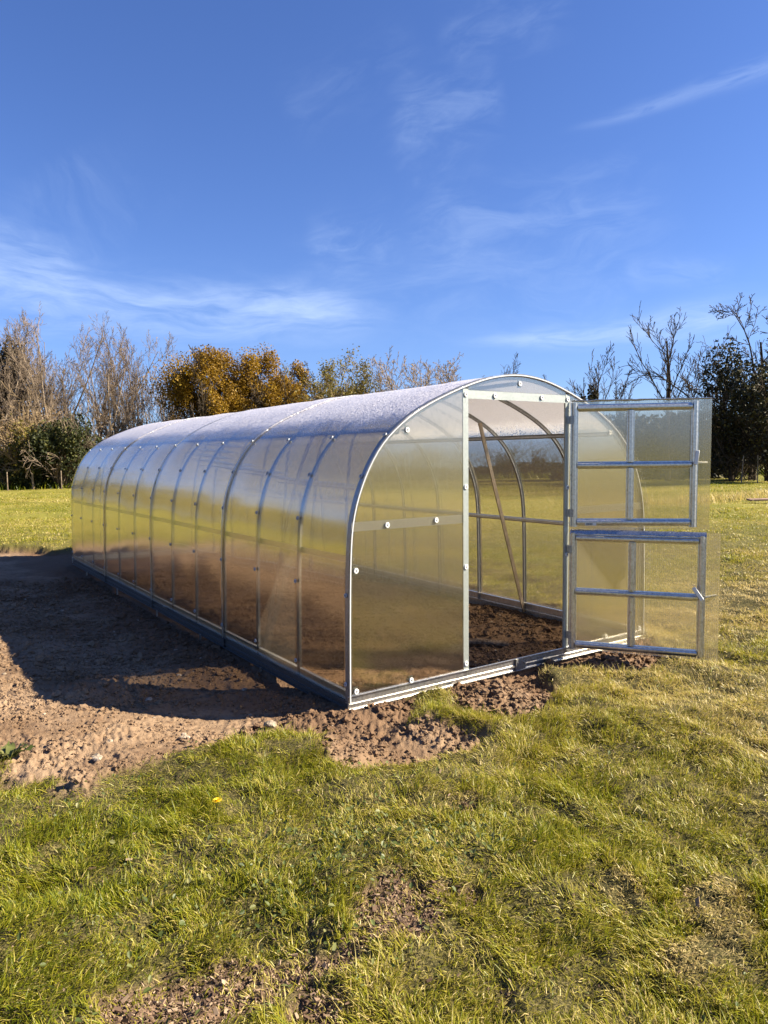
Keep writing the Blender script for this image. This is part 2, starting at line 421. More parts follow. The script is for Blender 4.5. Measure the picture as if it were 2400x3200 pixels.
# ------------------------------------------------------------------ ground mesh (polar sheet round the camera)
def build_ground():
    half = .78
    fine = np.arange(-half, half, .00155)
    coarse = np.linspace(half, 2*PI-half, 120)
    ang = np.concatenate([fine, coarse[:-1]]) + YAW
    rr = [0.9]
    while rr[-1] < 700:
        r = rr[-1]
        rr.append(r*(1.0045 if r < 9 else 1.007 if r < 16 else 1.02 if r < 90 else 1.12))
    rr = np.array(rr)
    A, Rr = np.meshgrid(ang, rr, indexing='xy')
    X = CX + Rr*np.sin(A); Y = CY + Rr*np.cos(A)
    S, P = masks(X.ravel(), Y.ravel())
    Z = height(X.ravel(), Y.ravel(), S, P)
    nr, na = X.shape
    V = np.stack([X.ravel(), Y.ravel(), Z], -1)
    i = np.arange(nr-1)[:, None]*na; j = np.arange(na)[None]; j2 = (j+1) % na
    q = np.stack([i+j, i+na+j, i+na+j2, i+j2], -1).reshape(-1, 4)
    V = np.vstack([V, [[CX, CY, height(np.array([CX]), np.array([CY]))[0]]]])
    S = np.append(S, 0); P = np.append(P, 0)
    tri = np.stack([np.full(na, len(V)-1), np.arange(na), (np.arange(na)+1) % na], -1)
    loops = np.concatenate([q.ravel(), tri.ravel()]); cnt = np.concatenate([np.full(len(q), 4), np.full(na, 3)])
    o = np_mesh('ground', V, loops, cnt, M['ground'], smooth=True, attr={'soil': S, 'bare': P})
    tag(o, 'field ground of rough turf with a bed of freshly dug brown soil', kind='structure')
build_ground()

# ------------------------------------------------------------------ grass
def polar_samples(n, r0_, r1_, half=.66, power=1.0):
    a = YAW + rng.uniform(-half, half, n)
    u = rng.uniform(0, 1, n)
    r = np.sqrt(r0_**2 + u*(r1_**2-r0_**2))
    return CX + r*np.sin(a), CY + r*np.cos(a), r

def blades(x, y, z, L, w, az, lean, curl, tint):
    n = len(x); d = np.stack([np.cos(az), np.sin(az), np.zeros(n)], -1); s = np.stack([-np.sin(az), np.cos(az), np.zeros(n)], -1)
    up = np.array([0, 0, 1.0]); b = np.stack([x, y, z], -1)
    l1 = lean; l2 = np.minimum(lean+curl, 1.75)
    m_ = b + (d*np.sin(l1)[:, None] + up*np.cos(l1)[:, None])*(L*.5)[:, None]
    t_ = m_ + (d*np.sin(l2)[:, None] + up*np.cos(l2)[:, None])*(L*.5)[:, None]
    # turn the flat of each blade about its own length
    tw = rng.uniform(-.9, .9, n); sv = s*np.cos(tw)[:, None] + (d*np.cos(l1)[:, None] - up*np.sin(l1)[:, None])*np.sin(tw)[:, None]
    hw = (w*.5)[:, None]
    V = np.stack([b-sv*hw, b+sv*hw, m_-sv*hw*.8, m_+sv*hw*.8, t_], 1).reshape(-1, 3)
    k = np.arange(n)[:, None]*5
    loops = (k + np.array([[0, 1, 3, 2, 2, 3, 4]])).ravel()
    cnt = np.tile([4, 3], n)
    return V, loops, cnt, np.repeat(tint, 5)

def join_blades(parts):
    V = []; Lp = []; C = []; Tt = []; b = 0
    for (v, l, c, t) in parts:
        V.append(v); Lp.append(l+b); C.append(c); Tt.append(t); b += len(v)
    return np.concatenate(V), np.concatenate(Lp), np.concatenate(C), np.concatenate(Tt)

def dryness(x, y):
    d = fbm(x, y, 1.1, 4, 101)*.6 + fbm(x, y, 4.0, 3, 103)*.55 - .08
    d = d + .30*np.exp(-(((x-4.9)/1.7)**2+((y-.2)/1.2)**2)) + .16*sstep(.3, 2.2, x)*sstep(3, 0, y)
    d = d - .13*np.exp(-(((x+1.0)/.75)**2+((y+.75)/.4)**2)) - .10*np.exp(-(((x+2.0)/.6)**2+((y+1.5)/.7)**2))
    return d

def build_grass():
    parts = []
    # (r0, r1, blades per m2, tuft layer?)
    bands = [(1.25, 3.2, 27000, 0), (3.2, 5.0, 17000, 0), (5.0, 8.0, 8000, 0), (8.0, 13.0, 2700, 0), (13, 22, 620, 0), (22, 40, 160, 0), (40, 72, 40, 0), (22, 48, 70, 1),
             (1.25, 3.2, 15000, 1), (3.2, 5.0, 9500, 1), (5.0, 8.0, 4200, 1), (8.0, 13.0, 1300, 1), (13, 22, 330, 1)]
    for (a, b, dens, tuft) in bands:
        half = .64
        n = int(dens*half*(b*b-a*a))
        x, y, r = polar_samples(n, a, b, half)
        S, P = masks(x, y)
        cl = fbm(x, y, .16, 3, 201)
        lush = sstep(.46, .64, fbm(x, y, .30, 3, 205))
        ok = (rng.uniform(0, 1, n) > S*1.0 + .02) & (rng.uniform(0, 1, n) > P*(.85 if tuft else .66)) & ~((x > -.05) & (x < 3.05) & (y > -.03) & (y < LEN+.05))
        if tuft: ok &= rng.uniform(0, 1, n) < sstep(.40, .60, cl)*(.25+.75*lush)
        else: ok &= rng.uniform(0, 1, n) < (.32 + .9*sstep(.32, .6, cl))
        x, y, r, S, P, cl, lush = (q[ok] for q in (x, y, r, S, P, cl, lush)); n = len(x)
        z = height(x, y, S, P) - .004
        g = np.clip(r/4.5, 1, 8)
        ga = rng.gamma(7, 1/7., n)
        base_az = 2*PI*fbm(x, y, .35, 2, 211)*2.2 + .4
        az = base_az + rng.normal(0, 1.0, n)
        dr = dryness(x, y); sw = strawness(x, y)
        if tuft:
            L = ga*(.032 + .028*lush); w = rng.uniform(.0024, .0044, n)*g**.95
            lean = np.clip(np.abs(rng.normal(.42, .32, n)), .03, 1.3); curl = np.abs(rng.normal(.6, .35, n))
            tint = .53 + (dr-.52)*.8 + rng.normal(0, .14, n) + np.where(rng.uniform(0, 1, n) < .06, .3, 0) + .35*sw
        else:
            L = ga*.034; w = rng.uniform(.0018, .0038, n)*g**.95
            lean = np.clip(np.abs(rng.normal(.95, .35, n)), .1, 1.5); curl = np.abs(rng.normal(.35, .3, n))
            tint = .60 + (dr-.52)*1.0 + rng.normal(0, .17, n) + .2*P + np.where(rng.uniform(0, 1, n) < .16, .28, 0) + .5*sw
            z = z + rng.uniform(0, .012, n)
        L *= np.where(P > .3, .75, 1)*(1-.45*sw)*np.clip(1+.05*(g-1), 1, 1.4)
        tint = tint + .06*np.clip((r-9)/15, 0, 1)
        parts.append(blades(x, y, z, L, w, az, lean, curl, np.clip(tint, 0, 1)))
    V, lo, c, t = join_blades(parts)
    o = np_mesh('grass', V, lo, c, M['grass'], attr={'tint': t})
    tag(o, 'rough green and straw coloured lawn grass round the soil bed', 'grass', kind='stuff')
    # dry tall stems on the right, beyond the doors
    n = 2600
    x = np.concatenate([rng.normal(20.5, 2.6, n//2), rng.normal(18, 3, n-n//2)]); y = np.concatenate([rng.normal(9.4, .5, n//2), rng.normal(13.5, 4, n-n//2)])
    keep = rng.uniform(0, 1, n) < np.where(np.arange(n) < n//2, 1, .35); x, y = x[keep], y[keep]; n = len(x)
    P = blades(x, y, height(x, y), rng.uniform(.18, .42, n), rng.uniform(.010, .02, n), rng.uniform(0, 6.3, n), rng.uniform(.05, .8, n), rng.uniform(.1, .9, n), rng.uniform(.8, 1, n))
    o = np_mesh('dry_grass', *P[:3], M['grass'], attr={'tint': P[3]})
    tag(o, 'band of tall bleached dry grass stems in the field right of the doors', 'dry grass', kind='stuff')
    # taller darker growth along the hedge foot on both sides
    n = 9000
    a = YAW + rng.uniform(-.62, .62, n); r = rng.normal(58, 1.4, n)
    x = CX+r*np.sin(a); y = CY+r*np.cos(a)
    P = blades(x, y, height(x, y), rng.uniform(.25, .75, n), rng.uniform(.05, .12, n), rng.uniform(0, 6.3, n), rng.uniform(.05, .6, n), rng.uniform(.1, .8, n), rng.uniform(0, .5, n))
    o = np_mesh('hedge_foot_grass', *P[:3], M['grass'], attr={'tint': P[3]})
    tag(o, 'dark uncut grass growing along the foot of the distant hedge', 'grass', kind='stuff')
build_grass()

# ------------------------------------------------------------------ loose soil, stones, chips, weeds
ICO_V = []; ICO_F = []
def _ico():
    import bmesh
    bm = bmesh.new(); bmesh.ops.create_icosphere(bm, subdivisions=2, radius=1)
    bm.verts.ensure_lookup_table()
    v = np.array([q.co[:] for q in bm.verts]); f = np.array([[q.index for q in fc.verts] for fc in bm.faces]); bm.free(); return v, f
ICO_V, ICO_F = _ico()

def lumps(x, y, z, s, flat=(.55, .95), rough=.35):
    n = len(x); k = len(ICO_V)
    sc3 = np.stack([rng.uniform(.75, 1.25, n), rng.uniform(.75, 1.25, n), rng.uniform(*flat, n)], -1)*s[:, None]
    jit = 1 + rng.normal(0, rough*.5, (n, k, 1))
    a = rng.uniform(0, 6.3, n); ca, sa = np.cos(a)[:, None], np.sin(a)[:, None]
    v = ICO_V[None]*jit*sc3[:, None]
    vx = v[..., 0]*ca - v[..., 1]*sa + x[:, None]; vy = v[..., 0]*sa + v[..., 1]*ca + y[:, None]; vz = v[..., 2] + z[:, None]
    V = np.stack([vx, vy, vz], -1).reshape(-1, 3)
    lo = (np.arange(n)[:, None, None]*k + ICO_F[None]).ravel()
    return V, lo, np.full(n*len(ICO_F), 3)

def build_loose():
    n = 130000
    x = rng.uniform(-3.4, 3.4, n); y = rng.uniform(-1.1, 7.0, n)**1.0
    S, P = masks(x, y); cl = sstep(.42, .7, fbm(x, y, .35, 3, 301))
    md = np.zeros(n)
    for (mx, my, rx, ry, hh) in MOUND: md = np.maximum(md, np.exp(-.6*(((x-mx)/rx)**2+((y-my)/ry)**2)))
    r = np.hypot(x-CX, y-CY)
    ok = (S > .6) & (rng.uniform(0, 1, n) < (.20 + .6*cl + 1.0*md)) & (np.abs(x) > .05) & (np.abs(x-3) > .05) & (np.abs(y) > .05)
    x, y, S, P, r, md = (q[ok] for q in (x, y, S, P, r, md)); n = len(x)
    s = .003 + rng.gamma(.8, .0048, n)*(1+1.1*md); s = np.minimum(s, .034)*np.clip(r/5, .8, 1.3)
    z = height(x, y, S, P) + s*.15
    V, lo, c = lumps(x, y, z, s, rough=.62)
    tag(np_mesh('soil_clods', V, lo, c, M['ground'], smooth=False, attr={'soil': np.ones(len(V)), 'bare': np.zeros(len(V))}), 'crumbly brown soil clods lying loose over the dug bed', 'soil', kind='stuff')
    n = 400
    x = rng.uniform(-3.4, 3, n); y = rng.uniform(-.9, 6, n); S, P = masks(x, y); ok = (S > .8) & (np.abs(x) > .06) & (np.abs(y) > .05); x, y = x[ok], y[ok]; n = len(x)
    s = .004 + rng.gamma(1.2, .005, n)
    V, lo, c = lumps(x, y, height(x, y)+s*.2, s, (.4, .7), .22)
    tag(np_mesh('pebbles', V, lo, c, M['stone'], smooth=False), 'small pale pebbles scattered over the brown soil', 'pebbles', kind='stuff')
    # wood chips on the bare patches and a few strays
    n = 110000
    x, y, r = polar_samples(n, 1.3, 4.2, .62); S, P = masks(x, y)
    ok = rng.uniform(0, 1, n) < (P**1.3*.85*(1-S) + .008); x, y, S, P = (q[ok] for q in (x, y, S, P)); n = len(x)
    z = height(x, y, S, P) + rng.uniform(.002, .014, n)
    L = .003+rng.gamma(1.3, .0042, n); w = L*rng.uniform(.25, .6, n); az = rng.uniform(0, 6.3, n); tl = rng.normal(0, .4, n); rl = rng.normal(0, .5, n)
    d = np.stack([np.cos(az)*np.cos(tl), np.sin(az)*np.cos(tl), np.sin(tl)], -1); s = np.stack([-np.sin(az)*np.cos(rl), np.cos(az)*np.cos(rl), np.sin(rl)], -1)
    up = np.cross(d, s); b = np.stack([x, y, z], -1); V = []
    th = rng.uniform(.001, .003, n)
    for (i, j, k) in ((-1,-1,-1),(1,-.8,-1),(1,.7,-1),(-1,1,-1),(-1,-1,1),(1,-.8,1),(1,.7,1),(-1,1,1)):
        V.append(b + d*(i*L*.5)[:, None] + s*(j*w*.5)[:, None] + up*(k*th)[:, None])
    V = np.stack(V, 1).reshape(-1, 3); Fq = np.array([(0,3,2,1),(4,5,6,7),(0,1,5,4),(1,2,6,5),(2,3,7,6),(3,0,4,7)])
    lo = (np.arange(n)[:, None, None]*8 + Fq[None]).ravel()
    tag(np_mesh('wood_chips', V, lo, np.full(n*6, 4), M['chip'], attr={'tint': np.repeat(np.clip(rng.normal(.5, .25, n), 0, 1), 8)}),
        'brown wood chip mulch in bare patches of the near lawn', 'wood chips', kind='stuff')
    # broad weed leaves mixed into the lawn
    n = 60000
    x, y, r = polar_samples(n, 1.4, 5.5, .62); S, P = masks(x, y)
    pat = fbm(x, y, .5, 3, 401); hot = np.exp(-(((x+1.1)/.55)**2+((y+1.55)/.28)**2)) + .8*np.exp(-(((x+.75)/.4)**2+((y+1.8)/.2)**2)) + .6*np.exp(-(((x+1.45)/.15)**2+((y+.4)/.1)**2))
    ok = rng.uniform(0, 1, n) < (.03*sstep(.5, .6, pat) + .28*hot)*(1-S); x, y, S, P = (q[ok] for q in (x, y, S, P)); n = len(x)
    z = height(x, y, S, P) + rng.uniform(.015, .06, n)
    L = rng.uniform(.005, .014, n); az = rng.uniform(0, 6.3, n); tl = rng.normal(0, .6, n); rl = rng.normal(0, .6, n)
    d = np.stack([np.cos(az)*np.cos(tl), np.sin(az)*np.cos(tl), np.sin(tl)], -1); s = np.stack([-np.sin(az)*np.cos(rl), np.cos(az)*np.cos(rl), np.sin(rl)], -1); up = np.cross(d, s)
    b = np.stack([x, y, z], -1); V = []
    for (i, j, k) in ((-1, 0, 0), (-.5, -.55, .18), (.2, -.6, .2), (1, 0, -.1), (.2, .6, .2), (-.5, .55, .18), (0, 0, -.05)):
        V.append(b + d*(i*L)[:, None] + s*(j*L)[:, None] + up*(k*L)[:, None])
    V = np.stack(V, 1).reshape(-1, 3); Ft = np.array([(6,0,1),(6,1,2),(6,2,3),(6,3,4),(6,4,5),(6,5,0)])
    lo = (np.arange(n)[:, None, None]*7 + Ft[None]).ravel()
    tag(np_mesh('weeds', V, lo, np.full(n*6, 3), M['weed'], attr={'tint': np.repeat(np.clip(rng.normal(.5, .22, n), 0, 1), 7)}),
        'low broad leaved weeds mixed into the near lawn', 'weeds', kind='stuff')
build_loose()

def hz(x, y): return float(height(np.array([float(x)]), np.array([float(y)]))[0])

# ------------------------------------------------------------------ the greenhouse
C_ARCH = [(0.0, 0.0), (0.003, .3), (0.008, .6), (0.018, .95), (.042, 1.19), (.105, 1.39), (.194, 1.563), (.305, 1.705), (.465, 1.832), (.635, 1.928), (.824, 2.011), (1.02, 2.083), (1.25, 2.146), (1.5, 2.172)]
def make_arch(n=96):
    P = C_ARCH + [(3-x, z) for (x, z) in C_ARCH[-2::-1]]
    P = np.array([(2*P[0][0]-P[1][0], -P[1][1])] + P + [(3-(2*P[0][0]-P[1][0]), -P[1][1])])
    out = []
    for i in range(1, len(P)-2):
        for t in np.linspace(0, 1, 12, endpoint=False):
            a, b, c, d = P[i-1], P[i], P[i+1], P[i+2]
            out.append(.5*((2*b)+(c-a)*t+(2*a-5*b+4*c-d)*t*t+(3*b-a-3*c+d)*t**3))
    out.append(P[-2]); out = np.array(out)
    for _ in range(25):
        out[1:-1] = out[1:-1]*.5 + (out[:-2]+out[2:])*.25
    s = np.append(0, np.cumsum(np.hypot(*np.diff(out, axis=0).T))); q = np.linspace(0, s[-1], n+1)
    pts = np.stack([np.interp(q, s, out[:, i]) for i in (0, 1)], -1)
    tg = np.gradient(pts, axis=0); tg /= np.linalg.norm(tg, axis=1)[:, None]
    nm = np.stack([-tg[:, 1], tg[:, 0]], -1)
    return pts, tg, nm
ARC, ATG, ANM = make_arch()      # normals point outwards
NA = len(ARC)
def arch_z(x):   # height of the arch over x (left half mirrored)
    x = min(x, 3-x); h = NA//2+1
    return float(np.interp(x, ARC[:h, 0], ARC[:h, 1]))
def arch_x(z):   # left wall x at height z
    h = NA//2+1; return float(np.interp(z, ARC[:h, 1], ARC[:h, 0]))

gh = empty('greenhouse', (0, 0, 0)); gh.rotation_euler = (math.atan(SLOPE), 0, 0)
tag(gh, 'arched polycarbonate greenhouse on galvanised ribs with its stable door open, standing on dug soil', 'greenhouse')

# covering sheets, each three bays long
def cover(y0, y1, off, th=.006, name='cover_sheet'):
    nper = 8; ny = max(2, int(round((y1-y0)/BAY*nper)))
    ys = np.linspace(y0, y1, ny+1); V = []
    s_arc = np.linspace(0, 1, NA)
    for layer in (1, 0):
        o = off + th*layer
        for yy in ys:
            ph = (yy/BAY) % 1.0
            bul = .0055*math.sin(PI*ph)**2*(0.6+.8*np.sin(s_arc*19+int(yy/BAY)*1.7)) + .0015*np.sin(s_arc*47+yy*3)
            bul = np.maximum(bul, -.001)
            p = ARC + ANM*(o+bul)[:, None]
            V.append(np.stack([p[:, 0], np.full(NA, yy), p[:, 1]], -1))
    V = np.concatenate(V); m = (ny+1)*NA; lo = []
    i = np.arange(ny)[:, None]*NA; j = np.arange(NA-1)[None]
    top = np.stack([i+j, i+NA+j, i+NA+j+1, i+j+1], -1).reshape(-1, 4)   # outward
    bot = top[:, ::-1] + m
    e = []
    for k in range(NA-1):
        e.append((k, k+1, m+k+1, m+k)); b = ny*NA; e.append((b+k+1, b+k, m+b+k, m+b+k+1))
    for k in range(ny):
        a, b = k*NA, (k+1)*NA; e.append((b, a, m+a, m+b)); a, b = a+NA-1, b+NA-1; e.append((a, b, m+b, m+a))
    q = np.concatenate([top, bot, np.array(e)])
    o = np_mesh(name, V, q.ravel(), np.full(len(q), 4), M['sheet_roof'], gh)
    fl = np.zeros(len(q), bool); fl[:len(top)+len(bot)] = True
    o.data.polygons.foreach_set('use_smooth', fl)
    import bmesh
    bm = bmesh.new(); bm.from_mesh(o.data); bm.normal_update()
    f0 = bm.faces[:][0]
    c = f0.calc_center_median(); 
    if f0.normal.x > 0: bmesh.ops.reverse_faces(bm, faces=bm.faces[:])
    bm.to_mesh(o.data); bm.free()
    return o
for k in range(4):
    cover(BAY*3*k-.025, BAY*3*(k+1)+.03, .0035 + (0.0085 if k % 2 else 0))

# ribs: hat-section arches under the sheet
def arch_path(off, i0=0, i1=NA):
    return [Vector((ARC[i, 0]+ANM[i, 0]*off, 0, ARC[i, 1]+ANM[i, 1]*off)) for i in range(i0, i1)]
AN3 = [Vector((n[0], 0, n[1])) for n in ANM]
YA = Vector((0, 1, 0))
HAT = [(-.018, 0), (-.018, -.003), (-.011, -.004), (-.010, -.026), (.010, -.026), (.011, -.004), (.018, -.003), (.018, 0)]
mb = MB(); mb.sweep(arch_path(0), HAT, YA, AN3)
rib0 = mb.build('rib', M['steel_dark'], gh, smooth=True)
ribs = [rib0]
for k in range(1, NB+1):
    c = rib0.copy(); COL.objects.link(c); c.parent = gh; c.location = (0, BAY*k, 0); ribs.append(c)
rib0.location = (0, .012, 0); ribs[-1].location.y = LEN-.012
# outer straps where sheets overlap, and the pale cut edge at the front
for k in (3, 6, 9):
    mb = MB(); mb.sweep(arch_path(.0195), [(-.008, 0), (.008, 0), (.008, .0018), (-.008, .0018)], YA, AN3)
    o = mb.build('strap', M['steel'], gh, smooth=True); o.location = (0, BAY*k, 0)
mb = MB(); mb.sweep(arch_path(.002), [(0, 0), (.004, 0), (.004, .008), (0, .008)], YA, AN3)
o = mb.build('edge_trim', M['trim'], gh, smooth=True); o.location = (0, -.0305, 0)
mb = MB(); mb.sweep(arch_path(.0145), [(0, 0), (.042, 0), (.042, .0015), (0, .0015)], YA, AN3)
o = mb.build('strap', M['steel_dark'], gh, smooth=True); o.location = (0, -.024, 0)

# purlins along the length (inside the ribs)
CH = [(-.022, 0), (-.020, .004), (-.012, .006), (-.010, .026), (.010, .026), (.012, .006), (.020, .004), (.022, 0)]
def purlin(x, z, nx, nz, mat='steel'):
    mb = MB(); n = Vector((nx, 0, nz)).normalized()
    mb.bar((x, .03, z), (x, LEN-.03, z), CH, n.cross(Vector((0, 1, 0)))); return mb.build('purlin', M[mat], gh)
for s in (0, 1):
    z = .93; x = arch_x(z)+.03; purlin(3-x if s else x, z, 1 if not s else -1, 0)
    x = .42; z = arch_z(x)-.035; purlin(3-x if s else x, z, .5 if not s else -.5, -1, 'steel_dark')
purlin(1.5, 2.13, 0, -1, 'steel_dark')

# base rails
def rail(p, q, nrm, mat):
    """C-channel: top lip at z=.02, web, foot flange"""
    mb = MB(); n = Vector(nrm)
    sec = [(0, .018), (.016, .018), (.016, .014), (.004, .012), (.004, -.030), (.013, -.034), (.013, -.046), (.004, -.050), (.004, -.066), (.024, -.070), (.024, -.074), (0, -.074)]
    p, q = Vector(p), Vector(q)
    mb.sweep([p, q], sec, n, Vector((0, 0, 1)))
    return mb.build('base_rail', M[mat], gh)
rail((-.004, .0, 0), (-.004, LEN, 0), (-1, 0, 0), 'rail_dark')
rail((3.004, .0, 0), (3.004, LEN, 0), (1, 0, 0), 'steel')
rail((-.02, -.014, .035), (3.02, -.014, .035), (0, -1, 0), 'steel')
rail((-.02, LEN+.012, .02), (3.02, LEN+.012, .02), (0, 1, 0), 'steel')
# inner lips of the side rails, seen through the door
for xx, s in ((0.004, 1), (2.996, -1)):
    mb = MB(); n = Vector((s, 0, 0))
    mb.sweep([Vector((xx, .02, 0)), Vector((xx, LEN-.02, 0))], [(0, .07), (.03, .07), (.03, .062), (.006, .058), (.006, .0), (.022, -.004), (.022, -.012), (.006, -.016), (.006, -.09), (0, -.09)], n, Vector((0, 0, 1)))
    mb.build('inner_rail', M['steel'], gh)
mb = MB(); mb.box((1.46, -.034, -.045), (1.56, -.0295, .048)); 
for dx in (-.03, .03): mb.disc((1.51+dx, -.034, .02), (0, -1, 0), .006, .004, 10)
mb.build('joint_plate', M['steel_dark'], gh)
for k in (3, 6, 9):
    mb = MB(); mb.box((-.023, BAY*k-.03, -.07), (-.0185, BAY*k+.03, .012)); mb.build('joint_plate', M['rail_dark'], gh)
for yy in (1.28, 2.62, 3.95, 5.6, 7.3):
    mb = MB(); mb.bar((-.03, yy, -.32), (-.03, yy, -.06), [(-.02, 0), (.02, 0), (.02, .004), (-.016, .004), (-.016, .02), (-.02, .02)], (0, 1, 0))
    mb.build('anchor_stake', M['steel'], gh)

# end walls
XD0, XD1, ZH = .979, 2.021, 2.02
def end_sheet(xa, xb, zlo, y, th=.006, name='end_panel', x_inset=.012, face=-1):
    xs = np.unique(np.concatenate([np.linspace(xa, xb, 26), [xa+.004, xa+.01, xa+.02, xa+.04]])) if xa < .1 else (np.linspace(xa, xb, 26) if xb < 2.9 else np.unique(np.concatenate([np.linspace(xa, xb, 26), [xb-.004, xb-.01, xb-.02, xb-.04]])))
    top = [max(zlo+.001, arch_z(x)-.006) for x in xs]
    mb = MB(); n = len(xs); vs = []
    for yy in (y, y+th):
        vs += [(x, yy, zlo) for x in xs] + [(x, yy, t) for x, t in zip(xs, top)]
    fs = []
    for i in range(n-1):
        fs.append((i, i+1, n+i+1, n+i)); b = 2*n; fs.append((b+i+1, b+i, b+n+i, b+n+i+1))
        fs.append((n+i, n+i+1, b+n+i+1, b+n+i)); fs.append((i+1, i, b+i, b+i+1))
    fs.append((0, n, 3*n, 2*n)); fs.append((n-1, 2*n+n-1, 3*n+n-1, n+n-1))
    mb.add(vs, fs); return mb.build(name, M['sheet_x'], gh)
YF = -.018
end_sheet(.013, XD0-.0245, .052, YF); end_sheet(XD1+.0245, 2.987, .052, YF); end_sheet(XD0+.0245, XD1-.0245, ZH+.031, YF, name='gable_panel')
end_sheet(.013, 2.987, .05, LEN+.004, name='back_panel')
# posts, header, crossbars sit just behind the sheet
def hatbar(name, p, q, A, mat='steel_bright', w=.024, d=.026):
    mb = MB(); sec = [(-w, 0), (-w, .003), (-w*.55, .005), (-w*.45, d), (w*.45, d), (w*.55, .005), (w, .003), (w, 0)]
    mb.bar(p, q, sec, A); return mb.build(name, M[mat], gh)
YB = YF+.0075
for x in (XD0, XD1):
    hatbar('door_post', (x, YF, -.02), (x, YF, arch_z(x)-.012), (1, 0, 0))
    hatbar('back_post', (x, LEN-.002, -.02), (x, LEN-.002, arch_z(x)-.03), (-1, 0, 0), 'steel')
def hbar(name, xa, xb, z, y, mat='steel_bright', w=.03, flip=False):
    mb = MB(); d = -1 if flip else 1
    sec = [(-w, 0), (-w, .002), (-w*.8, .002), (-w*.72, .009), (-w*.45, .009), (-w*.35, .001), (w*.35, .001), (w*.45, .009), (w*.72, .009), (w*.8, .002), (w, .002), (w, 0), (w*.9, .014), (-w*.9, .014)][:12]
    mb.sweep([Vector((xa, y, z)), Vector((xb, y, z))], sec, Vector((0, 0, 1)), Vector((0, d, 0))); return mb.build(name, M[mat], gh)
hbar('header', XD0+.025, XD1-.025, ZH, YF+.002)
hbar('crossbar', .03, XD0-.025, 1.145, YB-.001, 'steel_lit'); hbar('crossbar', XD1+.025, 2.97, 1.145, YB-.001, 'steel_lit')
hbar('back_crossbar', .03, 2.97, 1.145, LEN-.002, 'steel', flip=True)
# diagonal braces inside, one to each side wall
for s in (1, -1):
    xa, xb = (2.955, 2.345) if s == 1 else (.045, .655)
    mb = MB(); mb.bar((xa, BAY*2-.036, -.03), (xb, BAY*2-.036, 1.90), [(-.02, -.002), (.02, -.002), (.02, .002), (.016, .002), (.016, .014), (-.016, .014), (-.016, .002), (-.02, .002)], (1, 0, 0))
    mb.build('brace', M['steel_brown'], gh)
# brackets and washers
def washer(c, n, mat='white', r=.0185):
    mb = MB(); mb.disc(c, n, r, .008, 18, 0, -.002)
    o = mb.build('washer', M[mat], gh, smooth=True)
    mb = MB(); c2 = Vector(c)+Vector(n).normalized()*.0055; mb.disc(c2, n, .0055, .003, 8); mb.build('screw', M['black'], o)
    return o
fr_w = [(.055, .863), (.045, .075), (.487, .068), (.47, 1.765), (1.503, 2.115), (2.945, .863), (2.955, .075), (2.513, .068), (2.53, 1.765)]
for (x, z) in fr_w:
    mb = MB(); mb.box((x-.018, YB, z-.03), (x+.018, YB+.003, z+.03)); mb.box((x-.018, YB+.0035, z-.006), (x+.018, YB+.028, z+.006)); mb.build('bracket', M['steel_bright'], gh)
    washer((x, YF, z), (0, -1, 0))
for (x, z) in [(XD0, 2.018), (XD0, 1.37), (XD0, .80), (XD0, .10), (XD1, 2.018), (XD1+.005, 1.33), (XD1+.005, .80), (1.255, 2.018), (1.734, 2.022), (.301, 1.142), (.711, 1.15)]:
    washer((x, YF, z), (0, -1, 0))
seg = np.append(0, np.cumsum(np.hypot(*np.diff(ARC, axis=0).T)))
for k in range(NB+1):
    for zz in (.125, .69, 1.15, 1.435, 1.725):
        i = int(np.argmin(np.abs(ARC[:NA//2, 1]-zz)))
        off = .023 if k in (3, 6, 9) else .0185
        if k == 0 and zz == 1.15: continue
        y = BAY*k + (.0 if 0 < k < NB else (.006 if k == 0 else -.02))
        washer((ARC[i, 0]+ANM[i, 0]*off, y, ARC[i, 1]+ANM[i, 1]*off), (ANM[i, 0], 0, ANM[i, 1]), 'washer', .015)

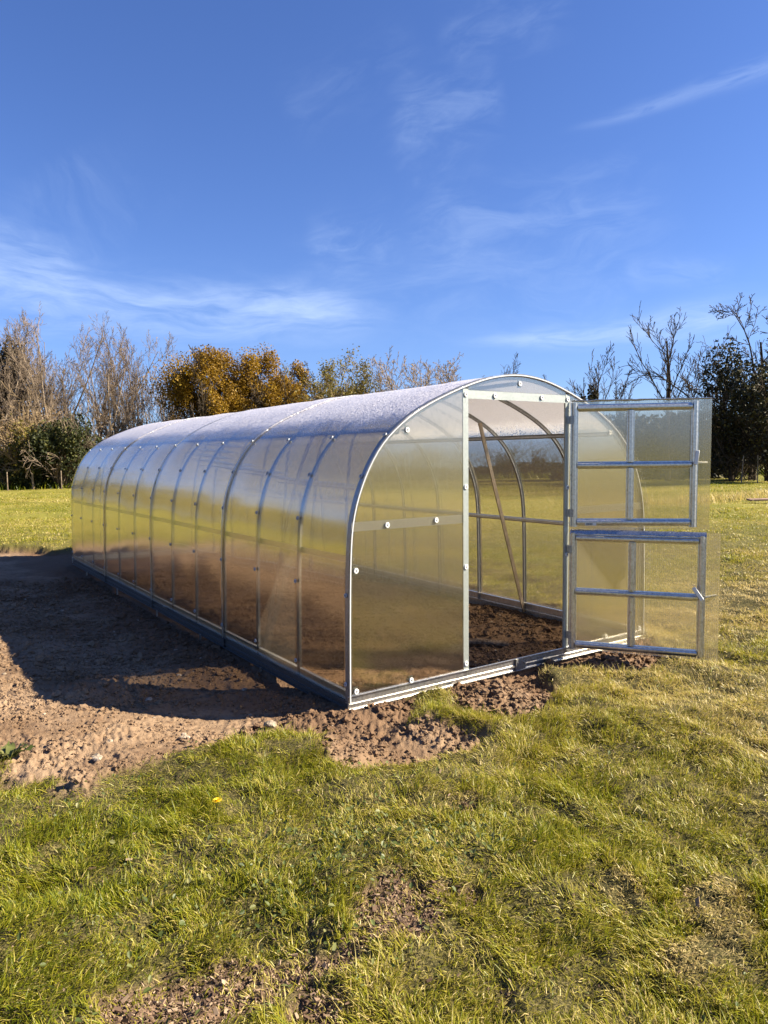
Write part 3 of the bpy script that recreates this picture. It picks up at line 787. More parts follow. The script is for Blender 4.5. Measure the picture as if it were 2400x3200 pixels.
# ------------------------------------------------------------------ stable doors
def make_door(z0, z1, theta, wframe, wpane, zpane0, zpane1, handle_z, lever_up, label, foil):
    P = 0.057
    f = MB()
    def prof(p, q, A):   # rolled steel profile with a raised back
        w = P/2; f.bar(p, q, [(-w, 0), (-w, .004), (-w*.72, .006), (-w*.5, .022), (-w*.2, .027), (w*.2, .027), (w*.5, .022), (w*.72, .006), (w, .004), (w, 0)], A)
    h = P/2
    yb = -.001
    for z in (z0+h, (z0+z1)/2, z1-h): prof((P*.9, yb, z), (wframe-P*.9, yb, z), (0, 0, 1))
    zs = [z0, (z0+z1)/2, z1]
    for x in (h, wframe-h): prof((x, yb-.003, z0-.008), (x, yb-.003, z1+.012), (-1, 0, 0))
    xm = wframe*.475
    for (a, b) in ((z0+P*.9, (z0+z1)/2-P*.4), ((z0+z1)/2+P*.4, z1-P*.9)): prof((xm, yb, a), (xm, yb, b), (-1, 0, 0))
    for z in (z0+h, (z0+z1)/2, z1-h):
        for x in (wframe*.25, wframe*.72): f.disc((x, yb-.026, z), (0, -1, 0), .0045, .004, 8)
    door = f.build('door', M['steel'], gh, smooth=True, auto=25)
    door.location = (XD1+.022, -.030, 0); door.rotation_euler = (0, 0, theta)
    door['label'] = label
    mb = MB(); mb.box((.006, .001, zpane0), (wpane, .008, zpane1)); mb.build('pane', M['sheet_x'], door)
    # taped top edge
    mb = MB(); n = 26; vs = []; fs = []
    rr = random.Random(3)
    for i in range(n+1):
        x = .006+(wpane-.008)*i/n; j = rr.uniform(-.0025, .0025); j2 = rr.uniform(-.004, .003)
        if foil: x = min(x, wframe); vs += [(x, -.026, z1+.004+j), (x, -.016, zpane1-.006+j2), (x, .0045, zpane1+.0045+j), (x, .0105, zpane1-.001+j)]
        else: vs += [(x, -.0012, zpane1-.010+j2), (x, -.0032, zpane1+.001+j), (x, .0045, zpane1+.0045+j), (x, .0105, zpane1-.001+j)]
    for i in range(n):
        for k in range(3): fs.append((i*4+k, i*4+k+1, i*4+5+k, i*4+4+k))
    mb.add(vs, fs); mb.build('edge_tape', M['foil'], door, smooth=True, auto=60)
    # lever on the inside, grip on the outside
    mb = MB(); lx = wframe-h
    mb.disc((lx, -.030, handle_z), (0, -1, 0), .017, .014, 14)
    dx, dz = (.012, .095) if lever_up else (-.055, .082)
    mb.bar((lx-dx*.12, -.05, handle_z-dz*.12), (lx+dx, -.052, handle_z+dz), [(-.013, -.007), (.013, -.007), (.015, 0), (.013, .007), (-.013, .007), (-.015, 0)], (1, 0, .1))
    mb.build('handle', M['white'], door, smooth=True, bevel=.0015)
    mb = MB(); mb.bar((lx+.022, .010, handle_z+.002), (lx+.105, .022, handle_z+(.0 if lever_up else .02)), [(.009*math.cos(t), .009*math.sin(t)) for t in np.linspace(0, 2*PI, 10, endpoint=False)], (0, 0, 1))
    mb.build('latch', M['white'], door, smooth=True)
    for z in (z0+.10, z1-.12):
        mb = MB(); mb.box((-.038, -.006, z-.03), (-.004, -.002, z+.03)); mb.box((.0, -.031, z-.03), (.022, -.0285, z+.03))
        mb.bar((-.002, -.004, z-.032), (-.002, -.004, z+.032), [(.005*math.cos(t), .005*math.sin(t)) for t in np.linspace(0, 2*PI, 8, endpoint=False)], (1, 0, 0))
        mb.build('hinge', M['steel_dark'], door, bevel=0)
    return door
d_up = make_door(1.03, 1.978, rad(-42), .955, 1.05, 1.003, 2.008, 1.515, True, 'upper half of the open stable door', False)
d_lo = make_door(.055, .965, rad(-55), .992, 1.09, .04, .998, .51, False, 'lower half of the open stable door', True)
mb = MB(); mb.box((.115, -.0285, 1.034), (.20, -.0275, 1.056)); st = mb.build('sticker', M['white'], d_up)
mb = MB(); rr = random.Random(5); x = .122
while x < .172:
    w_ = rr.choice((.0012, .002, .003)); mb.box((x, -.0292, 1.0375), (x+w_, -.0287, 1.0525)); x += w_+rr.choice((.0012, .002))
mb.build('barcode', M['black'], st)

# ------------------------------------------------------------------ small things on the ground
def lump_thing(name, x, y, s, mat, label, cat, group=None, flat=.6, seed=0):
    r = np.random.default_rng(seed); v = ICO_V*(1+r.normal(0, .13, (len(ICO_V), 1)))*np.array([1.2, .85, flat])*s
    o = np_mesh(name, v, ICO_F.ravel(), np.full(len(ICO_F), 3), mat)
    o.location = (x, y, hz(x, y)+s*flat*.35); o.rotation_euler = (0, 0, r.uniform(0, 6)); tag(o, label, cat, group); return o

def build_log():
    x, y = 1.86, .72; n = 14; k = 14; rr = random.Random(4); mb = MB(); vs = []; fs = []
    for i in range(n):
        t = i/(n-1); R = .030*(1-.1*t)*(1+.05*math.sin(t*9)); px = (t-.5)*.36; pz = .006*math.sin(t*5)
        for j in range(k):
            a = 2*PI*j/k; q = R*(1+rr.uniform(-.08, .08)); vs.append((px, q*math.cos(a), pz+q*math.sin(a)))
    for i in range(n-1):
        for j in range(k): fs.append((i*k+j, i*k+(j+1) % k, (i+1)*k+(j+1) % k, (i+1)*k+j))
    fs.append(tuple(range(k))); fs.append(tuple((n-1)*k+j for j in range(k)))
    mb.add(vs, fs); o = mb.build('log', M['log'], None, smooth=True)
    o.location = (x, y, hz(x, y)+.026); o.rotation_euler = (0, .03, -.75)
    tag(o, 'short brown log lying on the soil inside the greenhouse doorway', 'log')
build_log()

def build_board():
    mb = MB(); mb.box((-.9, -.11, 0), (.9, .11, .05)); o = mb.build('board', M['board'], None, bevel=.006)
    x, y = at(1680, 25.0); o.location = (x, y, hz(x, y)+.10); o.rotation_euler = (.1, .0, -YAW+.03)
    tag(o, 'weathered wooden board lying in the grass at the right edge', 'board')
build_board()

STONES = [(-.98, 1.05, .028, 'pale stone in the shaded soil left of the greenhouse'), (-.55, .02, .034, 'tan stone at the sunlit lawn edge of the soil, near the greenhouse corner'),
          (-1.02, .20, .030, 'flat buff stone on the sunlit soil just outside the shadow edge'), (-1.55, .02, .032, 'rounded stone on the sunlit soil by the lawn corner'), (-1.42, .30, .022, 'small pale stone at the middle of the sunlit soil strip')]
for i, (x, y, s, lb) in enumerate(STONES): lump_thing('stone', x, y, s, M['stone'], lb, 'stone', 'stones on the soil', seed=20+i)

def build_dandelion():
    x, y = -1.28, -.97; z = hz(x, y); root = empty('dandelion', (x, y, z)); tag(root, 'yellow dandelion flower open in the near lawn', 'flower')
    mb = MB(); mb.bar((0, 0, -.01), (.008, 0, .066), [(.0016*math.cos(t), .0016*math.sin(t)) for t in np.linspace(0, 2*PI, 6, endpoint=False)], (1, 0, 0)); mb.build('stem', M['weed'], root)
    mb = MB(); rr = random.Random(8)
    for ring, (L, tl) in enumerate(((.022, .25), (.018, .6), (.012, 1.0))):
        for i in range(18):
            a = 2*PI*(i+rr.random())/18; d = Vector((math.cos(a), math.sin(a), 0)); s = Vector((-d.y, d.x, 0)); c = Vector((.008, 0, .066))
            e = c+d*(L*math.cos(tl))+Vector((0, 0, L*math.sin(tl)))
            mb.add([c-s*.001, c+s*.001, e+s*.0026, e-s*.0026], [(0, 1, 2, 3)])
    mb.build('flower_head', M['yellow'], root)
build_dandelion()

def dock_plant(x, y, sc_, label):
    root = empty('dock_plant', (x, y, hz(x, y)-.005)); tag(root, label, 'weed', None)
    rr = random.Random(int(x*100)); 
    for i in range(9):
        mb = MB(); a = rr.uniform(0, 6.28); L = sc_*rr.uniform(.7, 1.15); el = rr.uniform(.45, 1.15); d = Vector((math.cos(a), math.sin(a), 0)); s = Vector((-d.y, d.x, 0)); vs = []; fs = []
        for k in range(7):
            t = k/6; w = L*.2*math.sin(PI*min(1, .12+t*.88))**.8*(1 if t < 1 else 0.05)
            c = d*(L*t*math.cos(el)*(1+.3*t)) + Vector((0, 0, L*(t*math.sin(el)-.35*t*t)))
            wv = .012*math.sin(k*2.1+i)
            vs += [c-s*w+Vector((0, 0, wv)), c+Vector((0, 0, -w*.25)), c+s*w-Vector((0, 0, wv))]
        for k in range(6):
            b = k*3; fs += [(b, b+1, b+4, b+3), (b+1, b+2, b+5, b+4)]
        mb.add(vs, fs); o = mb.build('leaf', M['weed'], root, smooth=True, auto=80)
        at_ = o.data.attributes.new('tint', 'FLOAT', 'POINT'); at_.data.foreach_set('value', np.full(len(o.data.vertices), rr.uniform(.35, .95), np.float32))
dock_plant(-1.93, .30, .15, 'yellowing broad leaved weed at the left edge of the sunlit soil')

# ------------------------------------------------------------------ trees
def tubes(segs, k=4):
    s = np.array(segs, float); p0, p1, ra, rb = s[:, 0:3], s[:, 3:6], s[:, 6], s[:, 7]
    d = p1-p0; L = np.linalg.norm(d, axis=1, keepdims=True); d = d/np.maximum(L, 1e-9)
    ref = np.where(np.abs(d[:, 2:3]) > .9, [[1., 0, 0]], [[0, 0, 1.]])
    a = np.cross(d, ref); a /= np.linalg.norm(a, axis=1, keepdims=True); b = np.cross(d, a)
    p1 = p1 + d*(ra[:, None]*.3)
    V = []
    for (p, r) in ((p0, ra), (p1, rb)):
        for j in range(k):
            t = 2*PI*j/k; V.append(p + (a*math.cos(t)+b*math.sin(t))*r[:, None])
    V = np.stack(V, 1); n = len(s)
    F = np.array([(j, (j+1) % k, k+(j+1) % k, k+j) for j in range(k)])
    lo = (np.arange(n)[:, None, None]*2*k + F[None]).ravel()
    return V.reshape(-1, 3), lo, np.full(n*k, 4)

def grow(seed, H, style):
    rr = random.Random(seed); segs = [[], [], [], [], [], []]; tips = []
    st = style
    def branch(p, d, L, r, lv):
        n = st['n'][lv]; q = p.copy(); rr0 = r; dirs = d.copy()
        for i in range(n):
            t0, t1 = i/n, (i+1)/n
            dirs = (dirs + Vector((rr.gauss(0, 1), rr.gauss(0, 1), rr.gauss(0, 1)))*st['wig'][lv] + Vector((0, 0, st['up'][lv]))).normalized()
            nq = q + dirs*(L/n); r1 = max(st['rmin'], r*(1-.75*t1)); ra = max(st['rmin'], r*(1-.75*t0))
            segs[lv].append((*q, *nq, ra, r1))
            if lv+1 < st['levels']:
                m = st['kids'][lv]/n; m = int(m) + (1 if rr.random() < m-int(m) else 0)
                if t1 > st['start'][lv]:
                    for _ in range(m):
                        a = st['ang'][lv]*rr.uniform(.7, 1.3); ph = rr.uniform(0, 2*PI); o = dirs.orthogonal().normalized(); o.rotate(Matrix.Rotation(ph, 3, dirs))
                        cd = (dirs*math.cos(a)+o*math.sin(a)).normalized()
                        branch(q.lerp(nq, rr.random()), cd, L*st['len'][lv]*rr.uniform(.6, 1.15)*(1.15-.55*t1), max(st['rmin'], r1*st['rad'][lv]), lv+1)
            elif i >= n-2: tips.append((*nq, lv))
            q = nq
    L0 = H*st['trunk']
    branch(Vector((0, 0, -.2)), Vector((rr.gauss(0, .05), rr.gauss(0, .05), 1)).normalized(), L0, H*st['r0'], 0)
    # scale to the wanted height
    top = float(np.percentile([s[5] for l in segs for s in l], 98.5)); k = H/top; wd_ = st.get('wide', 1)
    out = [[tuple(v*k*(wd_ if i in (0, 1, 3, 4) else 1) if i < 6 else v for i, v in enumerate(s)) for s in l] for l in segs]
    return out, [(t[0]*k*wd_, t[1]*k*wd_, t[2]*k) for t in tips]

POPLAR = dict(levels=5, n=[3, 9, 7, 4, 2], wig=[.04, .055, .09, .13, .18], up=[.03, .07, .12, .09, .05], kids=[6, 14, 7, 4, 0], start=[.1, .30, .15, .1, 0], ang=[.42, .52, .52, .55, .6],
              len=[3.2, .36, .5, .5, .5], rad=[.62, .46, .55, .7, .6], trunk=.24, r0=.018, rmin=.0115)
SPREAD = dict(levels=5, n=[5, 7, 6, 4, 2], wig=[.05, .10, .13, .16, .2], up=[.02, .07, .06, .05, .03], kids=[8, 11, 7, 3, 0], start=[.3, .2, .15, .1, 0], ang=[.75, .8, .75, .75, .7],
              len=[1.25, .45, .5, .5, .5], rad=[.6, .5, .5, .6, .6], trunk=.42, r0=.02, rmin=.016)
OPEN = dict(levels=4, n=[7, 8, 6, 3], wig=[.03, .07, .11, .16], up=[.04, .10, .08, .05], kids=[13, 9, 5, 0], start=[.25, .15, .1, 0], ang=[.62, .52, .6, .7],
            len=[.62, .48, .5, .5], rad=[.5, .45, .55, .6], trunk=.85, r0=.019, rmin=.014)
SHRUB = dict(levels=4, n=[2, 7, 5, 3], wig=[.1, .13, .17, .2], up=[.0, .04, .05, .03], kids=[17, 11, 6, 0], start=[0, .15, .1, 0], ang=[.75, .7, .65, .7],
            len=[7.5, .42, .5, .5], rad=[.7, .5, .6, .6], trunk=.11, r0=.012, rmin=.011)
OAK = dict(levels=5, n=[4, 6, 5, 4, 2], wig=[.08, .16, .2, .22, .25], up=[.02, .03, .02, .02, .0], kids=[9, 9, 7, 4, 0], start=[.35, .25, .2, .1, 0], ang=[.95, .85, .8, .8, .7],
           len=[1.5, .5, .5, .5, .5], rad=[.6, .5, .5, .6, .6], trunk=.33, r0=.03, rmin=.02, wide=1.12)

def cards(c, size, tint, flat=0.0):
    n = len(c); nrm = rng.normal(0, 1, (n, 3)); nrm[:, 2] += flat; nrm /= np.linalg.norm(nrm, axis=1, keepdims=True)
    a = np.cross(nrm, rng.normal(0, 1, (n, 3))); a /= np.linalg.norm(a, axis=1, keepdims=True); b = np.cross(nrm, a)
    s = size[:, None]; asp = rng.uniform(.5, .85, n)[:, None]
    V = np.stack([c-a*s, c-b*s*asp+a*s*.15, c+a*s, c+b*s*asp+a*s*.15], 1).reshape(-1, 3)
    return V, np.arange(n*4), np.full(n, 4), np.repeat(tint, 4)

def tree(name, label, cat, u, dist, H, style, seed, bark='bark_pale', twig='twig_pale', leaves=0, leafmat_='amber', lsize=.14, group=None, spread=.5, split=2, rot=None, lean=0):
    x, y = at(u, dist); root = empty(name, (x, y, hz(x, y)-.1)); root.rotation_euler = (0, lean, random.Random(seed).uniform(0, 6) if rot is None else rot)
    tag(root, label, cat, group)
    segs, tips = grow(seed, H, style)
    tr = [s for l in segs[:split] for s in l]; cr = [s for l in segs[split:] for s in l]
    np_mesh('trunk', *tubes(tr, 6), M[bark], root, smooth=True)
    tw = tubes(cr, 3)
    if leaves and tips:
        T_ = np.array(tips); c = T_[rng.integers(0, len(T_), leaves)] + rng.normal(0, spread, (leaves, 3))
        cl = fbm(c[:, 0]+c[:, 2]*.7, c[:, 1]-c[:, 2]*.5, 1.1, 2, seed)
        keep = cl > .44; c, cl = c[keep], cl[keep]
        V, lo, ct, tt = cards(c, rng.uniform(.6, 1.2, len(c))*lsize, np.clip(rng.normal(.52, .2, len(c))+(cl-.5)*.9, 0, 1))
        nv = len(tw[0])
        np_mesh('crown', np.concatenate([tw[0], V]), np.concatenate([tw[1], lo+nv]), np.concatenate([tw[2], ct]), [M[twig], M[leafmat_]], root,
                attr={'tint': np.concatenate([np.full(nv, .5), tt])}, matidx=np.concatenate([np.zeros(len(tw[2])), np.ones(len(ct))]))
    else:
        np_mesh('crown', *tw, M[twig], root, smooth=True)
    return root

def balanced(H, style, seeds):
    """the seed whose crown stands most evenly over its trunk"""
    def off(sd):
        t = np.array(grow(sd, H, style)[1]); c = t[:, :2]-np.median(t[:, :2], axis=0)
        return np.hypot(*np.median(t[:, :2], axis=0)) + .5*abs(np.percentile(np.hypot(c[:, 0], c[:, 1]), 85)-H*.24)
    return min(seeds, key=off)

def bush(name, label, cat, u, dist, rx, ry, rz, n, mat, lsize, seed, group=None, zc=None, twigs=0, twigmat='twig_pale', hollow=.45, lobes=14, stem=True, style=None, lr=(.28, .52), thin=.33, soft=1.08):
    """leafy mass: leaf cards gathered on many overlapping clumps of an irregular crown, over a real stem"""
    r = np.random.default_rng(seed); x, y = at(u, dist); root = empty(name, (x, y, hz(x, y)-.1)); tag(root, label, cat, group)
    zc = rz*.9 if zc is None else zc
    th = r.uniform(0, 2*PI, lobes); ph = np.arccos(r.uniform(-.75, 1, lobes)); rad_ = r.uniform(.55, .95, lobes)
    C = np.stack([rx*rad_*np.sin(ph)*np.cos(th), ry*rad_*np.sin(ph)*np.sin(th), zc+rz*rad_*np.cos(ph)], -1)
    R_ = r.uniform(*lr, lobes)
    k = r.integers(0, lobes, n); d = r.normal(0, 1, (n, 3)); d /= np.linalg.norm(d, axis=1, keepdims=True)
    q = r.uniform(hollow, soft, n)**.6
    c = C[k] + d*(q*R_[k])[:, None]*np.array([rx, ry, rz])*.95
    cl = fbm(c[:, 0]*1.0+c[:, 2]*.6, c[:, 1]-c[:, 2]*.8, .9, 3, seed)
    keep = (cl > thin) & (c[:, 2] > .0); c, cl, q, k = c[keep], cl[keep], q[keep], k[keep]
    V, lo, ct, tt = cards(c, r.uniform(.5, 1.25, len(c))*lsize, np.clip(r.normal(.42, .2, len(c))+(cl-.5)*.8, 0, 1))
    if twigs:
        sk, _t = grow(seed, zc+rz*(1.05 if style is None else .93), style or SHRUB)
        if twigs > 450 and style is None: sk2, _t = grow(seed+500, (zc+rz)*.85, SHRUB); sk = [p+q for p, q in zip(sk, sk2)]
        sg = np.array([q for l in sk for q in l], float); ext = np.percentile(np.abs(sg[:, 3]), 97)
        for j in (0, 3): sg[:, j] *= rx*1.05/ext; sg[:, j+1] *= ry*1.05/ext
        tw = tubes(sg, 3); nv = len(tw[0])
        np_mesh('crown', np.concatenate([tw[0], V]), np.concatenate([tw[1], lo+nv]), np.concatenate([tw[2], ct]), [M[twigmat], M[mat]], root,
                attr={'tint': np.concatenate([np.full(nv, .5), tt])}, matidx=np.concatenate([np.zeros(len(tw[2])), np.ones(len(ct))]))
    else:
        np_mesh('crown', V, lo, ct, M[mat], root, attr={'tint': tt})
    if stem:
        sg = [(0, 0, -.2, 0, 0, zc*.6, .16, .12)] + [(0, 0, zc*.5, *(C[i]*np.array([.8, .8, .9])), .09, .03) for i in range(min(lobes, 9))]
        np_mesh('trunk', *tubes(sg, 6), M['bark_dark'], root, smooth=True)
    return root

def build_trees():
    G = 'bare poplars along the left field edge'
    row = [(-35, 63, 14.3, 'bare poplar cut by the left edge of the picture, behind the dark conifer'), (62, 66, 14.9, 'tallest bare poplar, just right of the dark conifer'),
           (14, 67, 14.9, 'thin bare poplar in front of the dark conifer'), (92, 68, 14.9, 'bare poplar standing close behind the tangled scrub, left of the ivy bush'),
           (118, 64, 14.2, 'slender bare poplar above the rounded ivy bush'), (148, 67, 14.6, 'bare poplar over the right shoulder of the rounded ivy bush'), (178, 66, 14.3, 'bare poplar between the ivy bush and the tan scrub'),
           (206, 69, 14.8, 'thin bare poplar set back behind its row, over the far corner of the greenhouse'), (236, 65, 13.9, 'bare poplar rising behind the left end of the tan scrub'), (264, 68, 14.4, 'bare poplar set back over the leftmost tan hedge shrub'),
           (292, 66, 14.1, 'bare poplar in the middle of the gap over the tan scrub'), (320, 68, 14.4, 'thin bare poplar over the tan shrub next to the amber oak'), (348, 66, 14.0, 'bare poplar left of the amber oak, rightmost but one of its row'), (388, 67, 13.7, 'bare poplar half behind the left side of the amber oak')]
    for i, (u, d, H, lb) in enumerate(row):
        tree('poplar', lb, 'tree', u, d, H*.90, POPLAR, 40+i, group=G, twig='twig_pale')
    bush('conifer', 'dark conifer standing among the bare poplars at far left', 'tree', 30, 69, 1.9, 1.9, 5.6, 16000, 'conifer', .12, 3, zc=6.6, lobes=40)
    bush('scrub', 'tangled brown scrub under the poplars at the left edge', 'shrub', 20, 59, 3.2, 2.4, 2.9, 3500, 'scrub', .10, 5, twigs=900, twigmat='bark_tan', lobes=22)
    bush('scrub', 'brown twiggy scrub between the conifer and the ivy bush', 'shrub', 95, 60, 2.6, 2.2, 3.2, 3000, 'scrub', .09, 6, twigs=1100, twigmat='bark_tan', lobes=22)
    bush('ivy_bush', 'rounded dark green ivy covered bush at the left field edge', 'shrub', 128, 56, 2.5, 2.2, 2.5, 17000, 'ivy', .10, 7, zc=2.7, lobes=26, twigs=250)
    bush('ivy_bush', 'low olive ivy thicket left of the rounded ivy bush', 'shrub', 25, 57, 3.0, 1.6, 1.5, 9000, 'ivy', .10, 8, twigs=300, twigmat='bark_tan', lobes=20)
    bush('ivy_bush', 'low dark thicket hiding behind the far corner of the greenhouse', 'shrub', 190, 58, 2.4, 1.8, 1.7, 9000, 'ivy', .10, 9, twigs=200, lobes=18)
    tree('dead_tree', 'pale broken tree with twisting limbs and an ivied foot at far left', 'tree', 68, 55.5, 5.2, SPREAD, 61, bark='bark_tan', twig='bark_tan', leaves=1500, leafmat_='olive', lsize=.09, spread=.3)
    for i, (u, d, rx, rz, lb) in enumerate([(255, 60, 2.6, 2.7, 'tan twiggy hedge shrub below the left poplars'), (318, 61, 3.0, 2.9, 'tan twiggy hedge shrub left of the amber oak'), (375, 60, 2.4, 2.3, 'russet hedge shrub at the foot of the amber oak')]):
        bush('hedge_shrub', lb, 'shrub', u, d, rx, 1.8, rz, 3500, 'scrub', .085, 30+i, twigs=1000, twigmat='bark_tan', lobes=20, group='twiggy shrubs along the hedge')
    for i, (u, d, rx, rz, zc, n, lb) in enumerate([(452, 60, 3.7, 3.8, 6.9, 44000, 'big amber leaved oak, the leftmost and largest of the amber trees'), (558, 61, 3.3, 3.7, 6.9, 38000, 'amber leaved oak in the middle of the amber trees'),
                                                  (626, 62, 2.5, 3.5, 6.3, 22000, 'smaller amber oak beside the yellow green tree')]):
        bush('oak', lb, 'tree', u, d, rx, rx*.85, rz, n, 'amber', .085, 70+i, group='amber oaks', zc=zc, twigs=300, twigmat='bark_dark', lobes=(46, 42, 28)[i], stem=True, style=OAK, lr=(.20, .44), thin=.38, hollow=.1, soft=1.3)
    for i, (u, lb) in enumerate([(470, 'pale bare tree showing above the largest amber oak'), (512, 'pale bare tree showing above the join of the two amber oaks')]):
        tree('poplar', lb, 'tree', u, 78, 12.8, POPLAR, 80+i)
    tree('olive_tree', 'yellow green leafing tree just right of the amber oaks', 'tree', 664, 66, 10.2, POPLAR, 90, bark='bark_tan', twig='bark_tan', leaves=11000, leafmat_='olive', lsize=.09, spread=.3)
    tree('olive_tree', 'rounded olive green tree alone above the middle of the greenhouse roof', 'tree', 744, 64, 9.4, SPREAD, 91, bark='bark_tan', twig='bark_tan', leaves=14000, leafmat_='olive', lsize=.085, spread=.35)
    tree('olive_tree', 'thin olive tree between the yellow green tree and the rounded tree', 'tree', 704, 68, 9.0, POPLAR, 92, bark='bark_tan', twig='bark_tan', leaves=7000, leafmat_='olive', lsize=.08, spread=.3)
    for i, (u, d, H, lb) in enumerate([(800, 70, 9.2, 'low bare tree right of the rounded olive tree'), (842, 72, 10.6, 'greyish bare tree over the greenhouse roof, left one of a close pair'), (880, 72, 10.4, 'greyish bare tree over the greenhouse roof, right one of a close pair'),
                                      (938, 66, 11.0, 'taller bare tree with a fan of twigs over the greenhouse roof'), (985, 68, 10.6, 'bare tree nearest the left end of the arched gable top')]):
        tree('bare_tree', lb, 'tree', u, d, H, SPREAD, 100+i, bark='bark_dark', twig='bark_tan', group='bare trees behind the greenhouse')
    for i, (u, d, H, lb) in enumerate([(1088, 64, 10.1, 'bare treetop poking out above the crown of the greenhouse arch'), (1048, 66, 9.0, 'tiny bare treetop just left of the crown of the arch'), (1175, 66, 8.8, 'tiny bare treetop over the right shoulder of the arch')]):
        tree('bare_tree', lb, 'tree', u, d, H, OPEN, 110+i, bark='bark_dark', twig='bark_dark')
    # the right side
    tree('bare_tree', 'ivy clad bare tree with forked leafless top right of the arch', 'tree', 1272, 50, 8.6, OPEN, balanced(8.6, OPEN, range(170, 185)), bark='bark_dark', twig='bark_dark')
    bush('ivy_column', 'dark cone of ivy wrapped round the trunk of the forked bare tree', 'ivy', 1274, 50, .62, .6, 2.9, 6500, 'dark_ivy', .09, 121, zc=3.7, lobes=20, stem=False)
    tree('bare_tree', 'short leafless tree between the ivy clad tree and the tall bare tree', 'tree', 1347, 52, 7.2, OPEN, balanced(7.2, OPEN, range(190, 205)), bark='bark_dark', twig='bark_dark')
    bush('ivy_column', 'low dark ivy clump on the short leafless tree', 'ivy', 1345, 52, .6, .6, 2.2, 3000, 'dark_ivy', .09, 123, zc=2.9, lobes=12, stem=False)
    tree('bare_tree', 'tall bare tree with upswept branches above the open door', 'tree', 1443, 46, 9.9, OPEN, balanced(9.9, OPEN, range(140, 165)), bark='bark_dark', twig='bark_dark')
    tree('bare_tree', 'large dark leafless tree leaning in at the right edge', 'tree', 1660, 44, 10.4, SPREAD, 131, bark='bark_dark', twig='bark_dark')
    tree('bare_tree', 'dark twiggy tree behind the ivy mass at right', 'tree', 1630, 46, 8.2, SPREAD, 133, bark='bark_dark', twig='bark_dark')
    bush('ivy_tree', 'dark ivy smothered tree right of the open upper door', 'tree', 1580, 44, 1.85, 1.7, 3.2, 9500, 'dark_ivy', .085, 134, zc=3.7, lobes=34, twigs=700, twigmat='bark_dark')
    bush('ivy_tree', 'dark ivy smothered tree cut by the right edge of the picture', 'tree', 1672, 42, 2.1, 1.8, 2.9, 10000, 'dark_ivy', .085, 135, zc=3.2, lobes=30, twigs=700, twigmat='bark_dark')
    bush('ivy_tree', 'low dark thicket filling the gap between the two ivy trees at right', 'tree', 1622, 46, 2.2, 1.6, 2.0, 9000, 'dark_ivy', .09, 136, zc=2.0, lobes=22, twigs=300, twigmat='bark_dark')
    # hedges behind the greenhouse, seen through its panels
    for i, (u0_, u1_, d, h, mat, lb) in enumerate([(400, 820, 60, 3.4, 'scrub', 'brown hedge behind the left part of the greenhouse'), (820, 1230, 60, 4.2, 'ivy', 'dark green hedge seen through the middle of the greenhouse'), (1215, 1560, 50, 3.9, 'dark_ivy', 'dark hedge seen through the panes of the open doors')]):
        x0, y0 = at(u0_, d); x1, y1 = at(u1_, d); n = 16000; t = rng.uniform(0, 1, n)
        root = empty('hedge', ((x0+x1)/2, (y0+y1)/2, hz((x0+x1)/2, (y0+y1)/2)-.1)); tag(root, lb, 'hedge')
        px = (x0+(x1-x0)*t) - (x0+x1)/2 + rng.normal(0, .7, n); py = (y0+(y1-y0)*t) - (y0+y1)/2 + rng.normal(0, .7, n)
        hh = h*(.7+.6*fbm(t*30, t*0+i, 3, 3, 500+i)); pz = hh*rng.uniform(0, 1, n)**.8
        V, lo, ct, tt = cards(np.stack([px, py, pz], -1), rng.uniform(.10, .24, n), np.clip(rng.normal(.45, .2, n), 0, 1))
        np_mesh('foliage', V, lo, ct, M[mat], root, attr={'tint': tt})
        k = 60; t = np.linspace(0.01, .99, k); bx = (x0+(x1-x0)*t)-(x0+x1)/2; by = (y0+(y1-y0)*t)-(y0+y1)/2
        sg = np.stack([bx, by, np.zeros(k)-.2, bx+rng.normal(0, .3, k), by+rng.normal(0, .3, k), np.full(k, h*.8), np.full(k, .05), np.full(k, .02)], -1)
        np_mesh('stems', *tubes(sg, 5), M['bark_dark'], root)
build_trees()

def build_far_wood():
    """the wood that goes on beyond the left edge of the frame: the curved wall mirrors it"""
    V = []; Tt = []
    for k in range(26):
        a = rad(3-58*k/25.0)+rng.normal(0, .008); d = rng.uniform(62, 74); x, y = CX+d*math.sin(a), CY+d*math.cos(a); H = rng.uniform(8, 12.5); n = 1300
        p = rng.normal(0, 1, (n, 3)); p /= np.linalg.norm(p, axis=1, keepdims=True); p *= rng.uniform(.3, 1.1, (n, 1))**.6
        c = p*np.array([3.2, 2.2, H*.5])+np.array([x, y, H*.5+.2]); c[:, 2] = np.abs(c[:, 2]); V.append(c); Tt.append(np.clip(rng.normal(.45, .2, n)+rng.normal(0, .1), 0, 1))
    c = np.concatenate(V); P = cards(c, rng.uniform(.12, .38, len(c)), np.concatenate(Tt))
    tag(np_mesh('far_wood', *P[:3], M['olive'], attr={'tint': P[3]}), 'wood that continues along the field edge, mirrored in the curved left wall', 'wood', kind='stuff')
build_far_wood()

